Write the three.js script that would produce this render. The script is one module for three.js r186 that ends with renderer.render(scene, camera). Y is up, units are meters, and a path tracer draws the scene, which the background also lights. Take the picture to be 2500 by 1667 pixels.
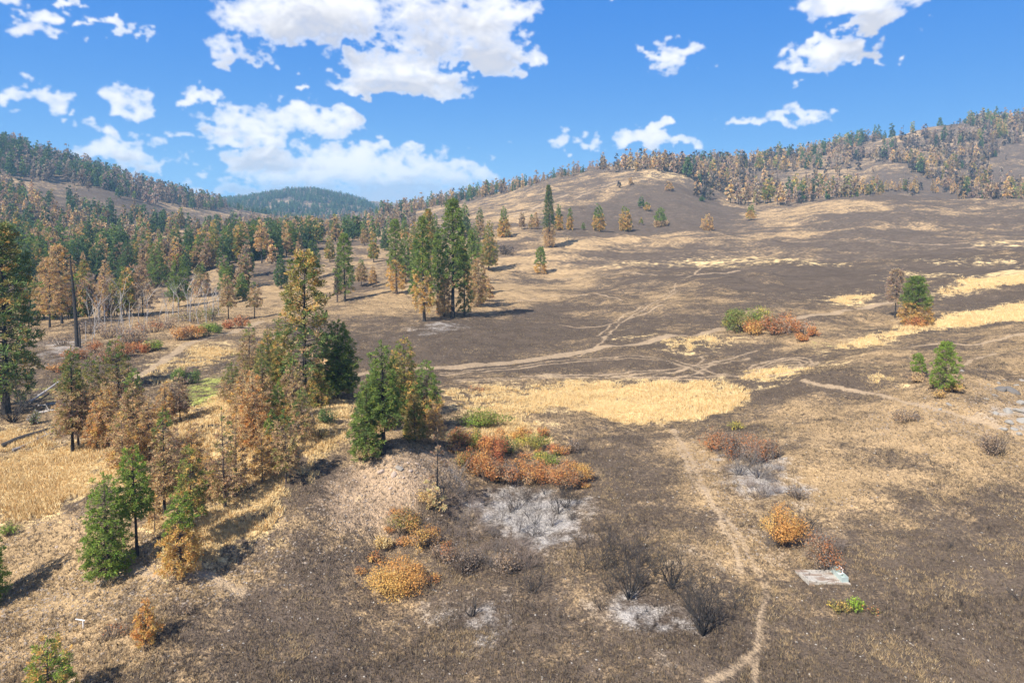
import * as THREE from 'three';
import { mergeGeometries } from 'three/addons/utils/BufferGeometryUtils.js';

// ---------------------------------------------------------------- random numbers and value noise
function rngOf(seed) {
  let s = seed >>> 0;
  return () => { s = (s + 0x6d2b79f5) | 0; let t = Math.imul(s ^ (s >>> 15), 1 | s); t = (t + Math.imul(t ^ (t >>> 7), 61 | t)) ^ t; return ((t ^ (t >>> 14)) >>> 0) / 4294967296; };
}
const LAT = new Float32Array(65536);
{ const r = rngOf(77); for (let i = 0; i < 65536; i++) LAT[i] = r(); }
function n2(x, y) {
  const xf = Math.floor(x), yf = Math.floor(y), fx = x - xf, fy = y - yf, x0 = xf & 255, y0 = (yf & 255) << 8, x1 = (xf + 1) & 255, y1 = ((yf + 1) & 255) << 8;
  const u = fx * fx * (3 - 2 * fx), v = fy * fy * (3 - 2 * fy), a = LAT[y0 + x0], b = LAT[y0 + x1], c = LAT[y1 + x0], d = LAT[y1 + x1];
  return a + (b - a) * u + (c - a + (a - b - c + d) * u) * v;
}
function fbm(x, y, o) { let s = 0, a = 0.5, t = 0; for (let i = 0; i < o; i++) { s += a * n2(x, y); t += a; a *= 0.5; const xx = x * 1.6 - y * 1.2 + 17.3; y = x * 1.2 + y * 1.6 + 5.1; x = xx; } return s / t; }
function puff(x, y, o) { let s = 0, a = 1, t = 0; for (let i = 0; i < o; i++) { s += a * (1 - Math.abs(2 * n2(x, y) - 1)); t += a; a *= 0.56; const xx = x * 1.6 - y * 1.2 + 7.3; y = x * 1.2 + y * 1.6 + 3.1; x = xx; } return s / t; }
const NAMES = new Map(), numbered = (n) => { const k = NAMES.get(n) ?? 0; NAMES.set(n, k + 1); return k ? n + '_' + String(k).padStart(3, '0') : n; };
const sstep = (a, b, x) => { const t = Math.min(1, Math.max(0, (x - a) / (b - a))); return t * t * (3 - 2 * t); };
const lerp = (a, b, t) => a + (b - a) * t;

// ---------------------------------------------------------------- camera (a drone some 35 m above the field), sky, sun, exposure
const scene = new THREE.Scene();
const EYE = 35, F = 1668, PITCH = 3 * Math.PI / 180, HORIZON = 500, MIDDLE = HORIZON + F * Math.tan(PITCH);
const camera = new THREE.PerspectiveCamera(2 * Math.atan(833.5 / F) * 180 / Math.PI, 1024 / 682, 1, 9000);
camera.position.set(0, EYE, 0);
camera.rotation.x = -PITCH;
camera.setViewOffset(1024, 682, 0, (833.5 - MIDDLE) / 2500 * 1024, 1024, 682);
const renderer = new THREE.WebGLRenderer({ antialias: true });
renderer.toneMapping = THREE.LinearToneMapping;
renderer.toneMappingExposure = 2.0;
renderer.shadowMap.enabled = true;
const SUN_EL = 46 * Math.PI / 180, SUN_DIR = new THREE.Vector3(-0.66 * Math.cos(SUN_EL), Math.sin(SUN_EL), 0.75 * Math.cos(SUN_EL)).normalize();
const sun = new THREE.DirectionalLight(new THREE.Color(1.0, 0.93, 0.82), 4.9);
sun.name = 'sun';
sun.position.copy(SUN_DIR).multiplyScalar(600); sun.target.position.set(0, 0, -150);
sun.position.add(sun.target.position);
sun.castShadow = true;
Object.assign(sun.shadow.camera, { left: -250, right: 250, top: 250, bottom: -250, near: 10, far: 1500 }); sun.shadow.mapSize.set(4096, 4096);
scene.add(sun, sun.target);
scene.fog = new THREE.FogExp2(new THREE.Color(0.36, 0.68, 1.0), 0.00017);

function makeSky() {
  const W = 4096, H = 2048, HH = H / 2, data = new Float32Array(W * H * 4), base = new Float32Array(W * HH);
  const D2R = Math.PI / 180, r = rngOf(5);
  // clouds as groups of soft lobes: azimuth and elevation in degrees, half sizes in degrees
  const blobs = [], ang = (x, y, w, h, k = 1) => { const a = Math.atan((x - 1176) / 1569), e = Math.atan((470 - y) / 1569 * Math.cos(a)); blobs.push([a / D2R, e / D2R, w * 0.93 / 1569 * Math.cos(a) ** 2 / D2R, h * 0.9 / 1569 * Math.cos(a) / D2R, k]); };
  for (const b of [[800, 50, 245, 78, 1.0], [640, 55, 120, 65], [555, 125, 75, 38], [980, 70, 115, 80, 0.95], [1110, 55, 95, 70], [1130, 140, 105, 36], [905, 165, 100, 42], [965, 202, 112, 30], [865, 200, 65, 26], [740, -20, 170, 60, 0.9], [1010, -20, 150, 50, 0.85], [540, 155, 40, 16],
    [85, 42, 52, 26], [98, 84, 60, 22], [88, 232, 70, 36], [120, 215, 45, 20], [300, 240, 52, 32], [330, 258, 26, 18], [470, 230, 32, 18], [172, 268, 18, 11], [718, 192, 26, 11, 0.75], [270, 66, 44, 11, 0.75], [345, 85, 30, 8, 0.65], [180, 30, 16, 9, 0.6],
    [660, 290, 165, 44], [500, 320, 80, 24], [775, 272, 55, 34], [580, 320, 90, 26], [310, 358, 120, 36], [262, 312, 62, 22], [370, 385, 70, 16], [400, 320, 30, 12, 0.6],
    [850, 390, 265, 50, 1.3], [620, 366, 80, 28], [1040, 390, 95, 40, 1.25], [940, 410, 185, 42, 1.3], [740, 400, 110, 34, 1.2], [545, 372, 40, 20], [570, 446, 120, 24, 1.2], [860, 448, 210, 26, 1.1], [540, 418, 60, 10, 0.6],
    [1558, 122, 56, 26], [1545, 166, 48, 30], [1990, 10, 145, 46], [1985, 55, 45, 26], [1905, 120, 72, 32], [1855, 160, 55, 24], [1990, 140, 30, 14, 0.7], [1285, 324, 46, 24], [1375, 325, 30, 14, 0.7], [1480, 316, 58, 26], [1790, 272, 105, 18], [1705, 284, 52, 17], [1890, 263, 30, 12], [1375, 12, 22, 18, 0.9], [1180, 342, 24, 10, 0.6], [2095, 62, 24, 8, 0.55], [1560, 330, 40, 14, 0.6]]) ang(...b);
  for (let g = 0; g < 150; g++) { // the same fair-weather clouds all round
    const a = r() * 360 - 180, e = 3 + 62 * r() ** 1.5;
    if (Math.abs(a) < 41 && e < 20) continue;
    const w = (2.2 + 6 * r() * r()) * (0.5 + e / 30), n = 2 + Math.floor(r() * 5);
    for (let k = 0; k < n; k++) blobs.push([a + (r() - 0.5) * w * 2.2 / Math.cos(e * D2R), e + (r() - 0.5) * w * 0.5, w * (0.4 + r() * 0.6) / Math.cos(e * D2R), w * (0.2 + 0.2 * r()), 0.75 + 0.3 * r()]);
  }
  const px = W / 360;
  for (const [a, e, w, h, k] of blobs) {
    const c0 = (a - 90 + 180) * px, r0 = e * px;
    for (let y = Math.max(0, Math.floor(r0 - h * 2 * px)); y < Math.min(HH, r0 + h * 2 * px); y++) for (let x = Math.floor(c0 - w * 2 * px); x < c0 + w * 2 * px; x++) {
      let dy = (y - r0) / (h * px); const dx = (x - c0) / (w * px); if (dy < 0) dy *= 1.35;
      const q = dx * dx + dy * dy; if (q > 3.2) continue;
      const at = y * W + ((x % W) + W) % W;
      base[at] = Math.max(base[at], k * (1.05 - q / 2.0)) + 0.1 * k * Math.exp(-q * 2);
    }
  }
  const BW = W / 32, BH = HH / 32, near = new Uint8Array(BW * BH); // blocks of sky with a cloud in or beside them
  for (let y = 0; y < HH; y++) for (let x = 0; x < W; x++) if (base[y * W + x] > 0.01) { const bx = x >> 5, by = y >> 5; for (let a = -1; a < 2; a++) for (let c = -1; c < 2; c++) { const q = by + a; if (q >= 0 && q < BH) near[q * BW + ((bx + c + BW) % BW)] = 1; } x |= 31; }
  for (let y = 0; y < H; y++) {
    const e = ((y + 0.5) / H - 0.5) * 180, ez = Math.max(0, e), t = Math.min(1, ez / 90);
    const k0 = Math.exp(-ez / 6.5), k1 = Math.exp(-ez / 26);
    const sr = 0.009 + 0.024 * k1 + 0.135 * k0, sg = 0.072 + 0.1 * k1 + 0.165 * k0, sb = 0.325 + 0.145 * k1 + 0.03 * k0;
    for (let x = 0; x < W; x++) {
      const o = (y * W + x) * 4; let R = sr, G = sg, B = sb;
      if (e > 0 && near[((y - HH) >> 5) * BW + (x >> 5)]) {
        const yy = y - HH, jx = (fbm(x / 15 + 5, yy / 11, 4) - 0.5) * 52, jy = (fbm(x / 15 + 55, yy / 11 + 8, 4) - 0.5) * 30, b = base[Math.min(HH - 1, Math.max(0, Math.round(yy + jy))) * W + (((x + Math.round(jx)) % W) + W) % W];
        if (b > 0.02) { // vapour only where the lobes lie
          const u = x / 30, v = yy / 20;
          const wx = fbm(u * 0.8 + 3, v * 0.8, 3) - 0.5, wy = fbm(u * 0.8 + 41, v * 0.8 + 9, 3) - 0.5;
          const f = fbm(u * 0.5 + 13, v * 0.5, 3), pf = puff(u + wx * 1.2, v + wy * 1.2, 6), dn = b * 1.2 - 0.6 + (f - 0.5) * 1.5 + (pf - 0.6) * 1.7 + (puff(u * 2.9 + wy, v * 2.9 + wx, 4) - 0.6) * 1.0;
          const al = (1 - Math.exp(-Math.max(0, dn + 0.2) * 1.9)) * sstep(0.0, 0.3, b);
          if (al > 0) {
            let above = 0; for (let k = 1; k <= 4; k++) { const q = Math.min(HH - 1, yy + k * 9); above += Math.max(0, base[q * W + x]); }
            const p2 = puff(u + wx * 1.2 - 0.12, v + 0.35 + wy * 1.2, 5), low = Math.max(0, base[Math.min(HH - 1, yy + 26) * W + x]) - Math.max(0, base[Math.max(0, yy - 14) * W + x]);
            const thick = sstep(0.1, 0.75, dn), sh = Math.min(1, Math.max(0, (above * 0.25 * 0.6 + low * 0.95 + (p2 - pf) * 1.1) * thick));
            const L = 0.59 - 0.21 * sh, wr = L, wg = 0.985 * L + 0.008 * sh, wb = 0.975 * L + 0.038 * sh;
            R = lerp(R, wr, al); G = lerp(G, wg, al); B = lerp(B, wb, al);
          }
        }
      }
      data[o] = R; data[o + 1] = G; data[o + 2] = B; data[o + 3] = 1;
    }
  }
  const tex = new THREE.DataTexture(data, W, H, THREE.RGBAFormat, THREE.FloatType);
  tex.mapping = THREE.EquirectangularReflectionMapping; tex.magFilter = THREE.LinearFilter; tex.needsUpdate = true;
  return tex;
}
scene.background = makeSky();
scene.environment = scene.background;

// ---------------------------------------------------------------- terrain: survey points (a sight line and a distance, or x, z, height) joined by a smooth surface
const CP = Math.cos(PITCH), SP = Math.sin(PITCH);
function ray(X, Y) { const dx = (X - 1250) / F, dy = -(Y - MIDDLE) / F; return [dx, dy * CP - SP, -CP - dy * SP]; }
const SURVEY = [
  [1250, 1667, 50], [0, 1667, 52], [2500, 1667, 49], [600, 1667, 50], [1900, 1667, 50], [1250, 1450, 61], [600, 1450, 60], [100, 1450, 62], [1900, 1450, 60], [2400, 1450, 58],
  [1250, 1250, 77], [960, 1150, 77], [1060, 1130, 82], [700, 1100, 82], [850, 1010, 95], [824, 972, 106], [700, 990, 99], [885, 905, 140], [450, 1250, 70], [250, 1200, 76], [700, 1250, 71], [950, 1290, 73], [1130, 1240, 77.5], [1100, 1060, 97], [1000, 1000, 108], [100, 1250, 75], [60, 1100, 91], [60, 1060, 97], [100, 1000, 111], [150, 960, 122], [480, 940, 124], [430, 830, 165], [300, 840, 162], [100, 870, 150],
  [1250, 1100, 93], [1300, 1000, 114], [1500, 930, 134], [1700, 1150, 83], [1900, 1250, 73], [2100, 1100, 86], [2450, 1250, 70], [2450, 1050, 87], [2450, 950, 103], [2300, 955, 99], [2250, 900, 120], [2500, 880, 122],
  [1500, 850, 160], [1100, 850, 158], [1900, 850, 150], [2000, 800, 172], [1300, 800, 190], [1500, 760, 215], [2230, 790, 180], [2500, 740, 195], [2400, 760, 188], [1700, 700, 260], [1100, 775, 200], [840, 735, 240], [970, 718, 250], [1320, 668, 330], [1700, 640, 340], [2200, 650, 300], [2500, 630, 290], [1900, 600, 400], [1500, 600, 410], [1340, 603, 400], [1500, 567, 460], [1300, 564, 460], [1730, 564, 480], [2000, 560, 470], [2300, 560, 440], [2500, 560, 430],
  [2500, 480, 560], [2200, 481, 580], [2000, 502, 560], [1870, 542, 540], [2250, 520, 500], [2500, 515, 490], [2200, 472, 760], [2500, 472, 740], [2350, 380, 950], [2500, 350, 950], [2200, 400, 930], [2000, 475, 760], [2000, 420, 950], [1800, 485, 800], [1850, 522, 620], [2500, 295, 1150], [2300, 305, 1150], [2150, 338, 1150], [2000, 373, 1150], [1850, 398, 1100], [1700, 412, 1050],
  [1570, 427, 760], [1560, 416, 800], [1700, 432, 820], [1570, 556, 520], [1500, 500, 640], [1400, 470, 720], [1300, 510, 640], [1250, 482, 800], [1150, 502, 850], [1700, 500, 640], [1790, 547, 560], [1640, 462, 700], [1400, 424, 980], [1300, 452, 1000], [1200, 474, 1000], [1100, 498, 1000], [1000, 518, 1000], [960, 527, 900],
  [900, 600, 430], [760, 680, 310], [600, 640, 360], [640, 600, 450], [800, 575, 620], [600, 575, 600], [900, 562, 750], [500, 558, 800], [700, 553, 1000],
  [100, 700, 300], [300, 700, 300], [450, 720, 280], [0, 620, 420], [200, 600, 450], [400, 580, 520], [0, 540, 560], [200, 530, 620], [400, 542, 700], [0, 470, 720], [150, 460, 800], [250, 480, 780], [350, 510, 800], [0, 400, 850], [0, 352, 950], [100, 378, 1000], [200, 413, 1050], [300, 443, 1100], [400, 480, 1200], [480, 501, 1400], [550, 514, 1700], [620, 522, 1500],
  [755, 470, 2300], [600, 488, 2300], [900, 503, 2300], [970, 524, 2300], [500, 503, 2300], [350, 505, 2500], [700, 541, 1700], [900, 536, 1700], [680, 474, 2300], [830, 482, 2300],
].map(([X, Y, D]) => { const d = ray(X, Y), t = D / -d[2]; return [d[0] * t, -D, EYE + d[1] * t]; });
SURVEY.push([-60, -20, 0], [60, -20, 1], [0, -15, 0], [-300, -100, 3], [300, -100, 14], [-900, -300, 8], [900, -300, 24], [-1500, -900, 130], [1500, -900, 160], [-600, -1300, 45], [900, -1500, 120], [300, -1500, 60], [0, -1400, 25], [-200, -3200, 30], [-1200, -2600, 60], [900, -2800, 60], [-3000, -2500, 90], [3000, -2500, 120], [0, -4500, 20], [560, -660, 38], [430, -640, 37], [-2500, -500, 40], [2500, -500, 60]);
const toUV = (x, z) => { const rr = Math.hypot(x, z); return [Math.max(-1.9, Math.min(1.9, Math.atan2(x, -z))) * 2.1, Math.log(rr + 14) * 1.05]; };
const RB = SURVEY.map(([x, z]) => toUV(x, z)), RC2 = 0.05 ** 2;
const RW = (() => { // solve for the weights of sqrt(r^2 + c^2) plus a constant
  const n = RB.length, A = [];
  for (let i = 0; i < n; i++) { const row = new Float64Array(n + 2); for (let j = 0; j < n; j++) row[j] = Math.sqrt((RB[i][0] - RB[j][0]) ** 2 + (RB[i][1] - RB[j][1]) ** 2 + RC2); row[i] -= 0.012; row[n] = 1; row[n + 1] = SURVEY[i][2]; A.push(row); }
  const last = new Float64Array(n + 2); last.fill(1, 0, n); A.push(last);
  const m = n + 1;
  for (let c = 0; c < m; c++) {
    let p = c; for (let i = c + 1; i < m; i++) if (Math.abs(A[i][c]) > Math.abs(A[p][c])) p = i;
    [A[c], A[p]] = [A[p], A[c]];
    for (let i = c + 1; i < m; i++) { const f = A[i][c] / A[c][c]; if (f) for (let k = c; k <= m; k++) A[i][k] -= f * A[c][k]; }
  }
  const w = new Float64Array(m);
  for (let i = m - 1; i >= 0; i--) { let s = A[i][m]; for (let k = i + 1; k < m; k++) s -= A[i][k] * w[k]; w[i] = s / A[i][i]; }
  return w;
})();
const RBU = Float64Array.from(RB.map((p) => p[0])), RBV = Float64Array.from(RB.map((p) => p[1]));
function height(x, z) {
  const [u, v] = toUV(x, z), n = RBU.length; let h = RW[n];
  for (let i = 0; i < n; i++) { const a = u - RBU[i], b = v - RBV[i]; h += RW[i] * Math.sqrt(a * a + b * b + RC2); }
  if (z > -15) h = lerp(h, 0.5, Math.min(1, (z + 15) / 60));
  const d = Math.hypot(x, z);
  h += (fbm(x / 9 + 7, z / 9, 3) - 0.5) * 1.5 * sstep(20, 60, d) + (n2(x / 2.1, z / 2.1) - 0.5) * 0.3;
  h += (fbm(x / 34 + 3, z / 34 + 8, 2) - 0.5) * 5.0 * sstep(110, 330, d);
  h += (fbm(x / 19 + 31, z / 15 + 2, 3) - 0.5) * 3.4 * sstep(8, 34, x) * sstep(58, 85, d);
  const far = sstep(520, 900, d);
  if (far > 0) { h += (fbm(x / 120, z / 120 + 3, 4) - 0.5) * 9 * far; h += (Math.abs(fbm(x / 75 + 9, z / 75, 3) - 0.5) - 0.1) * -24 * far * sstep(30, 70, h); }
  return h;
}
// where a sight line meets the ground
function at(X, Y) {
  const d = ray(X, Y); let t0 = 25, t = 25;
  while (t < 4200) { const y = EYE + d[1] * t; if (y < height(d[0] * t, d[2] * t)) break; t0 = t; t *= 1.012; }
  for (let k = 0; k < 14; k++) { const m = (t0 + t) / 2; if (EYE + d[1] * m < height(d[0] * m, d[2] * m)) t = m; else t0 = m; }
  return new THREE.Vector3(d[0] * t, height(d[0] * t, d[2] * t), d[2] * t);
}
const at2 = (x, y) => at(x * 1.06293, y * 1.06293);

// ---------------------------------------------------------------- what lies on the ground: outlines of burnt, dry, green and ashy patches and worn tracks
const AREAS = { // kind: [weight, outline ...]
  straw: [
    [1, 1250, 885, 1310, 872, 1400, 880, 1480, 884, 1560, 876, 1640, 884, 1710, 893, 1705, 925, 1690, 945, 1620, 962, 1540, 968, 1470, 974, 1400, 964, 1360, 950, 1300, 938, 1270, 910],
    [0.55, 1010, 892, 1120, 886, 1230, 890, 1290, 930, 1240, 950, 1180, 975, 1130, 960, 1050, 930],
    [0.85, 1100, 960, 1200, 965, 1250, 985, 1270, 1010, 1230, 1030, 1180, 1045, 1120, 1010],
    [1, -60, 1190, -60, 1085, 60, 1040, 110, 1030, 210, 1020, 250, 1060, 230, 1110, 200, 1145, 130, 1165, 60, 1185], [0.9, -60, 1000, 60, 985, 110, 990, 100, 1020, -60, 1040],
    [0.62, 420, 950, 520, 900, 620, 945, 740, 955, 800, 960, 790, 1010, 750, 1070, 700, 1110, 640, 1180, 560, 1260, 480, 1300, 400, 1270, 330, 1190, 240, 1120, 260, 1040, 330, 1000],
    [0.95, 735, 925, 835, 925, 800, 952, 725, 962], [0.8, 700, 1110, 790, 1100, 800, 1120, 740, 1140, 690, 1150],
    [0.95, 1700, 858, 1790, 845, 1850, 850, 1870, 828, 1990, 785, 2050, 760, 2150, 735, 2352, 695, 2420, 685, 2420, 735, 2352, 738, 2150, 755, 2020, 790, 1900, 820, 1850, 860, 1830, 872, 1720, 868],
    [1, 2130, 680, 2200, 655, 2280, 632, 2420, 600, 2420, 645, 2300, 655, 2200, 672], [0.55, 2020, 640, 2100, 625, 2170, 630, 2190, 645, 2120, 634, 2050, 642], [0.5, 2260, 560, 2420, 548, 2420, 556, 2300, 568],
    [0.7, 430, 800, 480, 790, 530, 800, 545, 820, 450, 850, 400, 850], [0.75, 1500, 790, 1560, 778, 1660, 772, 1700, 778, 1600, 800, 1540, 802], [0.6, 330, 850, 380, 830, 440, 850, 420, 880, 330, 890],
    [0.3, 2015, 600, 2230, 590, 2420, 585, 2420, 592, 2200, 606], [0.35, 1400, 610, 1700, 590, 1950, 606, 1700, 612], [0.6, 1930, 680, 2010, 668, 2000, 690, 1900, 700],
    [0.6, 1470, 740, 1450, 765, 1440, 785, 1460, 785], [0.9, 2010, 862, 2060, 860, 2050, 880, 2000, 876], [0.4, 1500, 395, 1600, 400, 1640, 420, 1560, 412, 1460, 412],
  ],
  ash: [
    [1, 1075, 1125, 1150, 1108, 1240, 1125, 1300, 1150, 1345, 1160, 1332, 1200, 1305, 1240, 1245, 1270, 1180, 1240, 1105, 1205, 1085, 1160], [0.95, 1050, 1388, 1090, 1375, 1140, 1400, 1172, 1450, 1150, 1475, 1070, 1440, 1035, 1420],
    [1, 1375, 1398, 1420, 1365, 1470, 1372, 1460, 1395, 1420, 1410], [0.95, 1430, 1400, 1500, 1370, 1560, 1385, 1605, 1430, 1590, 1458, 1520, 1450, 1480, 1462, 1440, 1430],
    [0.75, 1645, 1060, 1710, 1030, 1790, 1060, 1835, 1120, 1800, 1150, 1740, 1145, 1680, 1100], [0.7, 1810, 1240, 1860, 1228, 1880, 1250, 1830, 1262], [0.55, 90, 770, 190, 780, 200, 800, 130, 832, 80, 832], [0.6, 965, 750, 1060, 735, 1070, 748, 990, 765], [0.6, 2240, 950, 2420, 940, 2420, 1000, 2290, 975],
    [0.8, 1560, 1238, 1600, 1240, 1595, 1248, 1560, 1246], [0.8, 1590, 1270, 1640, 1276, 1630, 1288, 1590, 1280], [0.55, 60, 1010, 180, 990, 190, 1000, 80, 1030],
  ],
  green: [[1, 436, 885, 480, 858, 512, 866, 508, 900, 490, 932, 442, 938], [0.8, 1540, 792, 1590, 780, 1640, 785, 1600, 798], [1, 95, 935, 165, 872, 150, 865, 85, 905], [0.7, 1890, 790, 1940, 782, 1900, 802, 1850, 806], [0.8, 820, 880, 850, 865, 890, 872, 860, 882], [0.8, 100, 985, 150, 965, 130, 1000], [0.6, 1960, 875, 2010, 862, 1990, 880]],
  pink: [[1, 800, 1090, 870, 1055, 960, 1045, 1040, 1040, 1065, 1080, 1010, 1140, 980, 1180, 900, 1195, 820, 1195, 740, 1215, 720, 1170], [0.5, 300, 400, 330, 400, 330, 420]],
  tan: [
    [0.75, -60, 1190, 200, 1170, 330, 1230, 480, 1300, 540, 1360, 440, 1400, 300, 1400, 230, 1600, -60, 1600], [0.6, 560, 1240, 720, 1180, 800, 1230, 700, 1290, 560, 1350, 480, 1330], [0.75, 1980, 960, 2100, 920, 2352, 870, 2420, 860, 2420, 1060, 2250, 1085, 2100, 1050, 2000, 1020],
    [0.7, 1540, 1000, 1620, 1020, 1700, 1150, 1790, 1290, 1740, 1330, 1640, 1200, 1560, 1080], [0.7, 900, 640, 1100, 600, 1180, 560, 1300, 545, 1420, 550, 1400, 620, 1300, 680, 1200, 720, 1000, 765, 850, 740, 760, 720],
    [0.3, 1740, 480, 2000, 470, 2100, 490, 1950, 515, 1760, 520], [0.8, -60, 700, 200, 690, 400, 690, 700, 640, 800, 600, 760, 700, 600, 740, 420, 770, 200, 770, -60, 800], [0.6, 330, 790, 560, 740, 700, 770, 640, 850, 520, 880, 330, 850],
    [0.7, 1820, 1090, 1900, 1060, 2050, 1090, 1980, 1150, 1860, 1180], [0.3, 1380, 590, 1900, 580, 1860, 620, 1400, 640], [0.55, 1500, 640, 1700, 660, 1620, 690, 1480, 680], [0.7, 1120, 535, 1250, 520, 1300, 530, 1150, 560],
  ],
  char: [
    [0.42, 1180, 620, 1500, 560, 2420, 540, 2420, 690, 2000, 720, 1700, 760, 1350, 815, 1200, 740],
    [0.8, 800, 775, 1000, 745, 1200, 740, 1330, 765, 1200, 812, 1000, 835, 830, 838], [0.6, 1010, 838, 1300, 832, 1540, 828, 1560, 850, 1300, 848, 1040, 860], [0.75, 1290, 975, 1560, 985, 1550, 1080, 1500, 1200, 1360, 1160, 1320, 1050],
    [0.5, 600, 1350, 760, 1310, 900, 1390, 1000, 1480, 950, 1600, 560, 1600, 560, 1440], [0.6, 1700, 870, 1900, 860, 2050, 890, 1900, 910, 1720, 940], [0.6, 1880, 1280, 2100, 1250, 2200, 1310, 2050, 1340, 1960, 1320], [0.7, 1420, 1440, 1620, 1470, 1650, 1520, 1450, 1500],
    [0.65, 1490, 600, 1700, 570, 2420, 540, 2420, 520, 2000, 530, 1600, 560], [0.6, 1500, 700, 1700, 640, 2000, 640, 2000, 680, 1700, 710], [1, 1190, 530, 1300, 480, 1450, 430, 1560, 415, 1640, 450, 1700, 500, 1660, 525, 1400, 545, 1250, 545], [0.75, 1850, 460, 1900, 430, 2420, 320, 2420, 450, 2000, 465], [0.6, 1240, 640, 1500, 620, 1560, 660, 1400, 700, 1260, 680], [0.6, 1560, 700, 1760, 690, 1960, 690, 1800, 720, 1650, 740], [0.7, 2150, 700, 2420, 655, 2420, 690, 2200, 725], [0.6, 1700, 620, 2420, 580, 2420, 620, 2000, 660, 1800, 660], [0.2, 2150, 1150, 2420, 1100, 2420, 1600, 1900, 1600, 1950, 1400], [0.5, -60, 480, 300, 440, 440, 520, 300, 560, -60, 560], [0.5, 1850, 500, 2420, 480, 2420, 505, 1950, 520],  // char on the wooded right slope also paints in shadow between its trees
  ],
};
const TRACKS = [ // width in metres, then the line; kind: road, path or wheel marks
  ['dirt_road', 2.6, 780, 862, 880, 853, 1010, 845, 1110, 838, 1200, 830, 1350, 807, 1500, 782, 1650, 756, 1760, 738, 1850, 726, 1930, 715, 2000, 705, 2070, 690],
  ['footpath', 0.6, 1545, 985, 1570, 1025, 1590, 1060, 1612, 1105, 1632, 1145, 1662, 1185, 1690, 1215, 1712, 1255, 1735, 1300, 1757, 1345, 1760, 1375, 1748, 1420, 1745, 1450, 1738, 1500, 1735, 1600],
  ['footpath', 0.8, 1735, 1505, 1700, 1530, 1660, 1555, 1620, 1590], ['dirt_road', 1.0, 1840, 874, 1920, 890, 2000, 905, 2100, 928, 2160, 942, 2220, 962, 2300, 982, 2420, 1012],
  ['dirt_road', 2.2, 300, 872, 350, 845, 395, 815, 430, 790, 500, 770, 600, 738], ['wheel', 0.55, 1010, 858, 1100, 850, 1200, 840, 1300, 828, 1400, 822, 1480, 820, 1550, 828, 1600, 842, 1640, 858, 1700, 864], ['wheel', 0.55, 1010, 862, 1120, 853, 1220, 843, 1310, 832, 1400, 826, 1480, 825, 1545, 833, 1590, 848, 1620, 862],
  ['wheel', 0.55, 1040, 874, 1200, 866, 1350, 860, 1480, 852, 1560, 846, 1620, 836, 1680, 826], ['wheel', 0.55, 1040, 878, 1200, 871, 1350, 866, 1480, 858, 1570, 851, 1640, 838, 1720, 822], ['wheel', 0.55, 1200, 864, 1400, 868, 1520, 872, 1600, 872, 1660, 862, 1840, 852], ['wheel', 0.55, 1250, 860, 1400, 862, 1520, 866, 1620, 866, 1700, 858, 1830, 845],
  ['wheel', 0.55, 1560, 868, 1600, 858, 1628, 842, 1650, 828, 1700, 816, 1740, 806], ['wheel', 0.55, 1500, 862, 1570, 848, 1600, 838, 1616, 826, 1612, 818], ['wheel', 0.55, 1700, 852, 1740, 836, 1790, 826, 1840, 822, 1866, 828, 1862, 838, 1820, 848, 1760, 856, 1700, 862],
  ['wheel', 0.55, 1715, 852, 1760, 838, 1800, 829, 1840, 827, 1856, 832, 1840, 840, 1790, 849, 1730, 856], ['wheel', 0.55, 1740, 848, 1780, 838, 1810, 833, 1836, 832, 1840, 836, 1810, 843, 1770, 849], ['wheel', 0.55, 1730, 858, 1790, 852, 1850, 842, 1880, 832],
  ['wheel', 0.55, 1372, 772, 1420, 735, 1470, 706, 1520, 682, 1548, 664, 1552, 650], ['wheel', 0.55, 1384, 776, 1432, 739, 1480, 710, 1530, 686, 1556, 668], ['wheel', 0.5, 1330, 820, 1376, 790, 1400, 765], ['wheel', 0.7, 1280, 745, 1350, 752, 1440, 735, 1520, 700], ['wheel', 0.7, 1620, 610, 1600, 625, 1570, 640],
  ['wheel', 1.4, 1700, 548, 1900, 552, 2050, 556, 2160, 562, 2352, 552], ['wheel', 1.2, 1900, 570, 2100, 572, 2300, 562, 2420, 556], ['wheel', 1.0, 1250, 640, 1330, 636, 1420, 628, 1540, 632, 1700, 622], ['wheel', 1.0, 1190, 692, 1260, 682, 1340, 678, 1430, 690],
  ['wheel', 3.0, 1180, 498, 1240, 470, 1300, 448, 1400, 424, 1480, 412], ['wheel', 2.5, 1260, 470, 1330, 452, 1400, 430], ['wheel', 0.5, 1560, 1030, 1600, 1110, 1640, 1165, 1655, 1200, 1690, 1260, 1700, 1310], ['wheel', 0.9, 240, 1330, 300, 1310, 380, 1330, 470, 1320, 560, 1360], ['wheel', 1.0, 2020, 800, 2150, 790, 2300, 780, 2420, 770], ['wheel', 0.8, 2180, 850, 2280, 815, 2420, 790],
];
const worldLine = (list) => { const out = []; for (let i = 0; i < list.length; i += 2) { const p = at2(list[i], list[i + 1]); out.push([p.x, p.z]); } return out; };
const smooth = (pts) => new THREE.CatmullRomCurve3(pts.map(([x, z]) => new THREE.Vector3(x, 0, z)), false, 'centripetal').getPoints(pts.length * 8).map((p) => [p.x, p.z]);
const KINDS = ['straw', 'ash', 'green', 'pink', 'tan', 'char'];
const areaLines = KINDS.map((k) => AREAS[k].map(([w, ...l]) => [w, worldLine(l)]));
const trackLines = TRACKS.map(([k, w, ...l]) => [k, w, smooth(worldLine(l))]);

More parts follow.
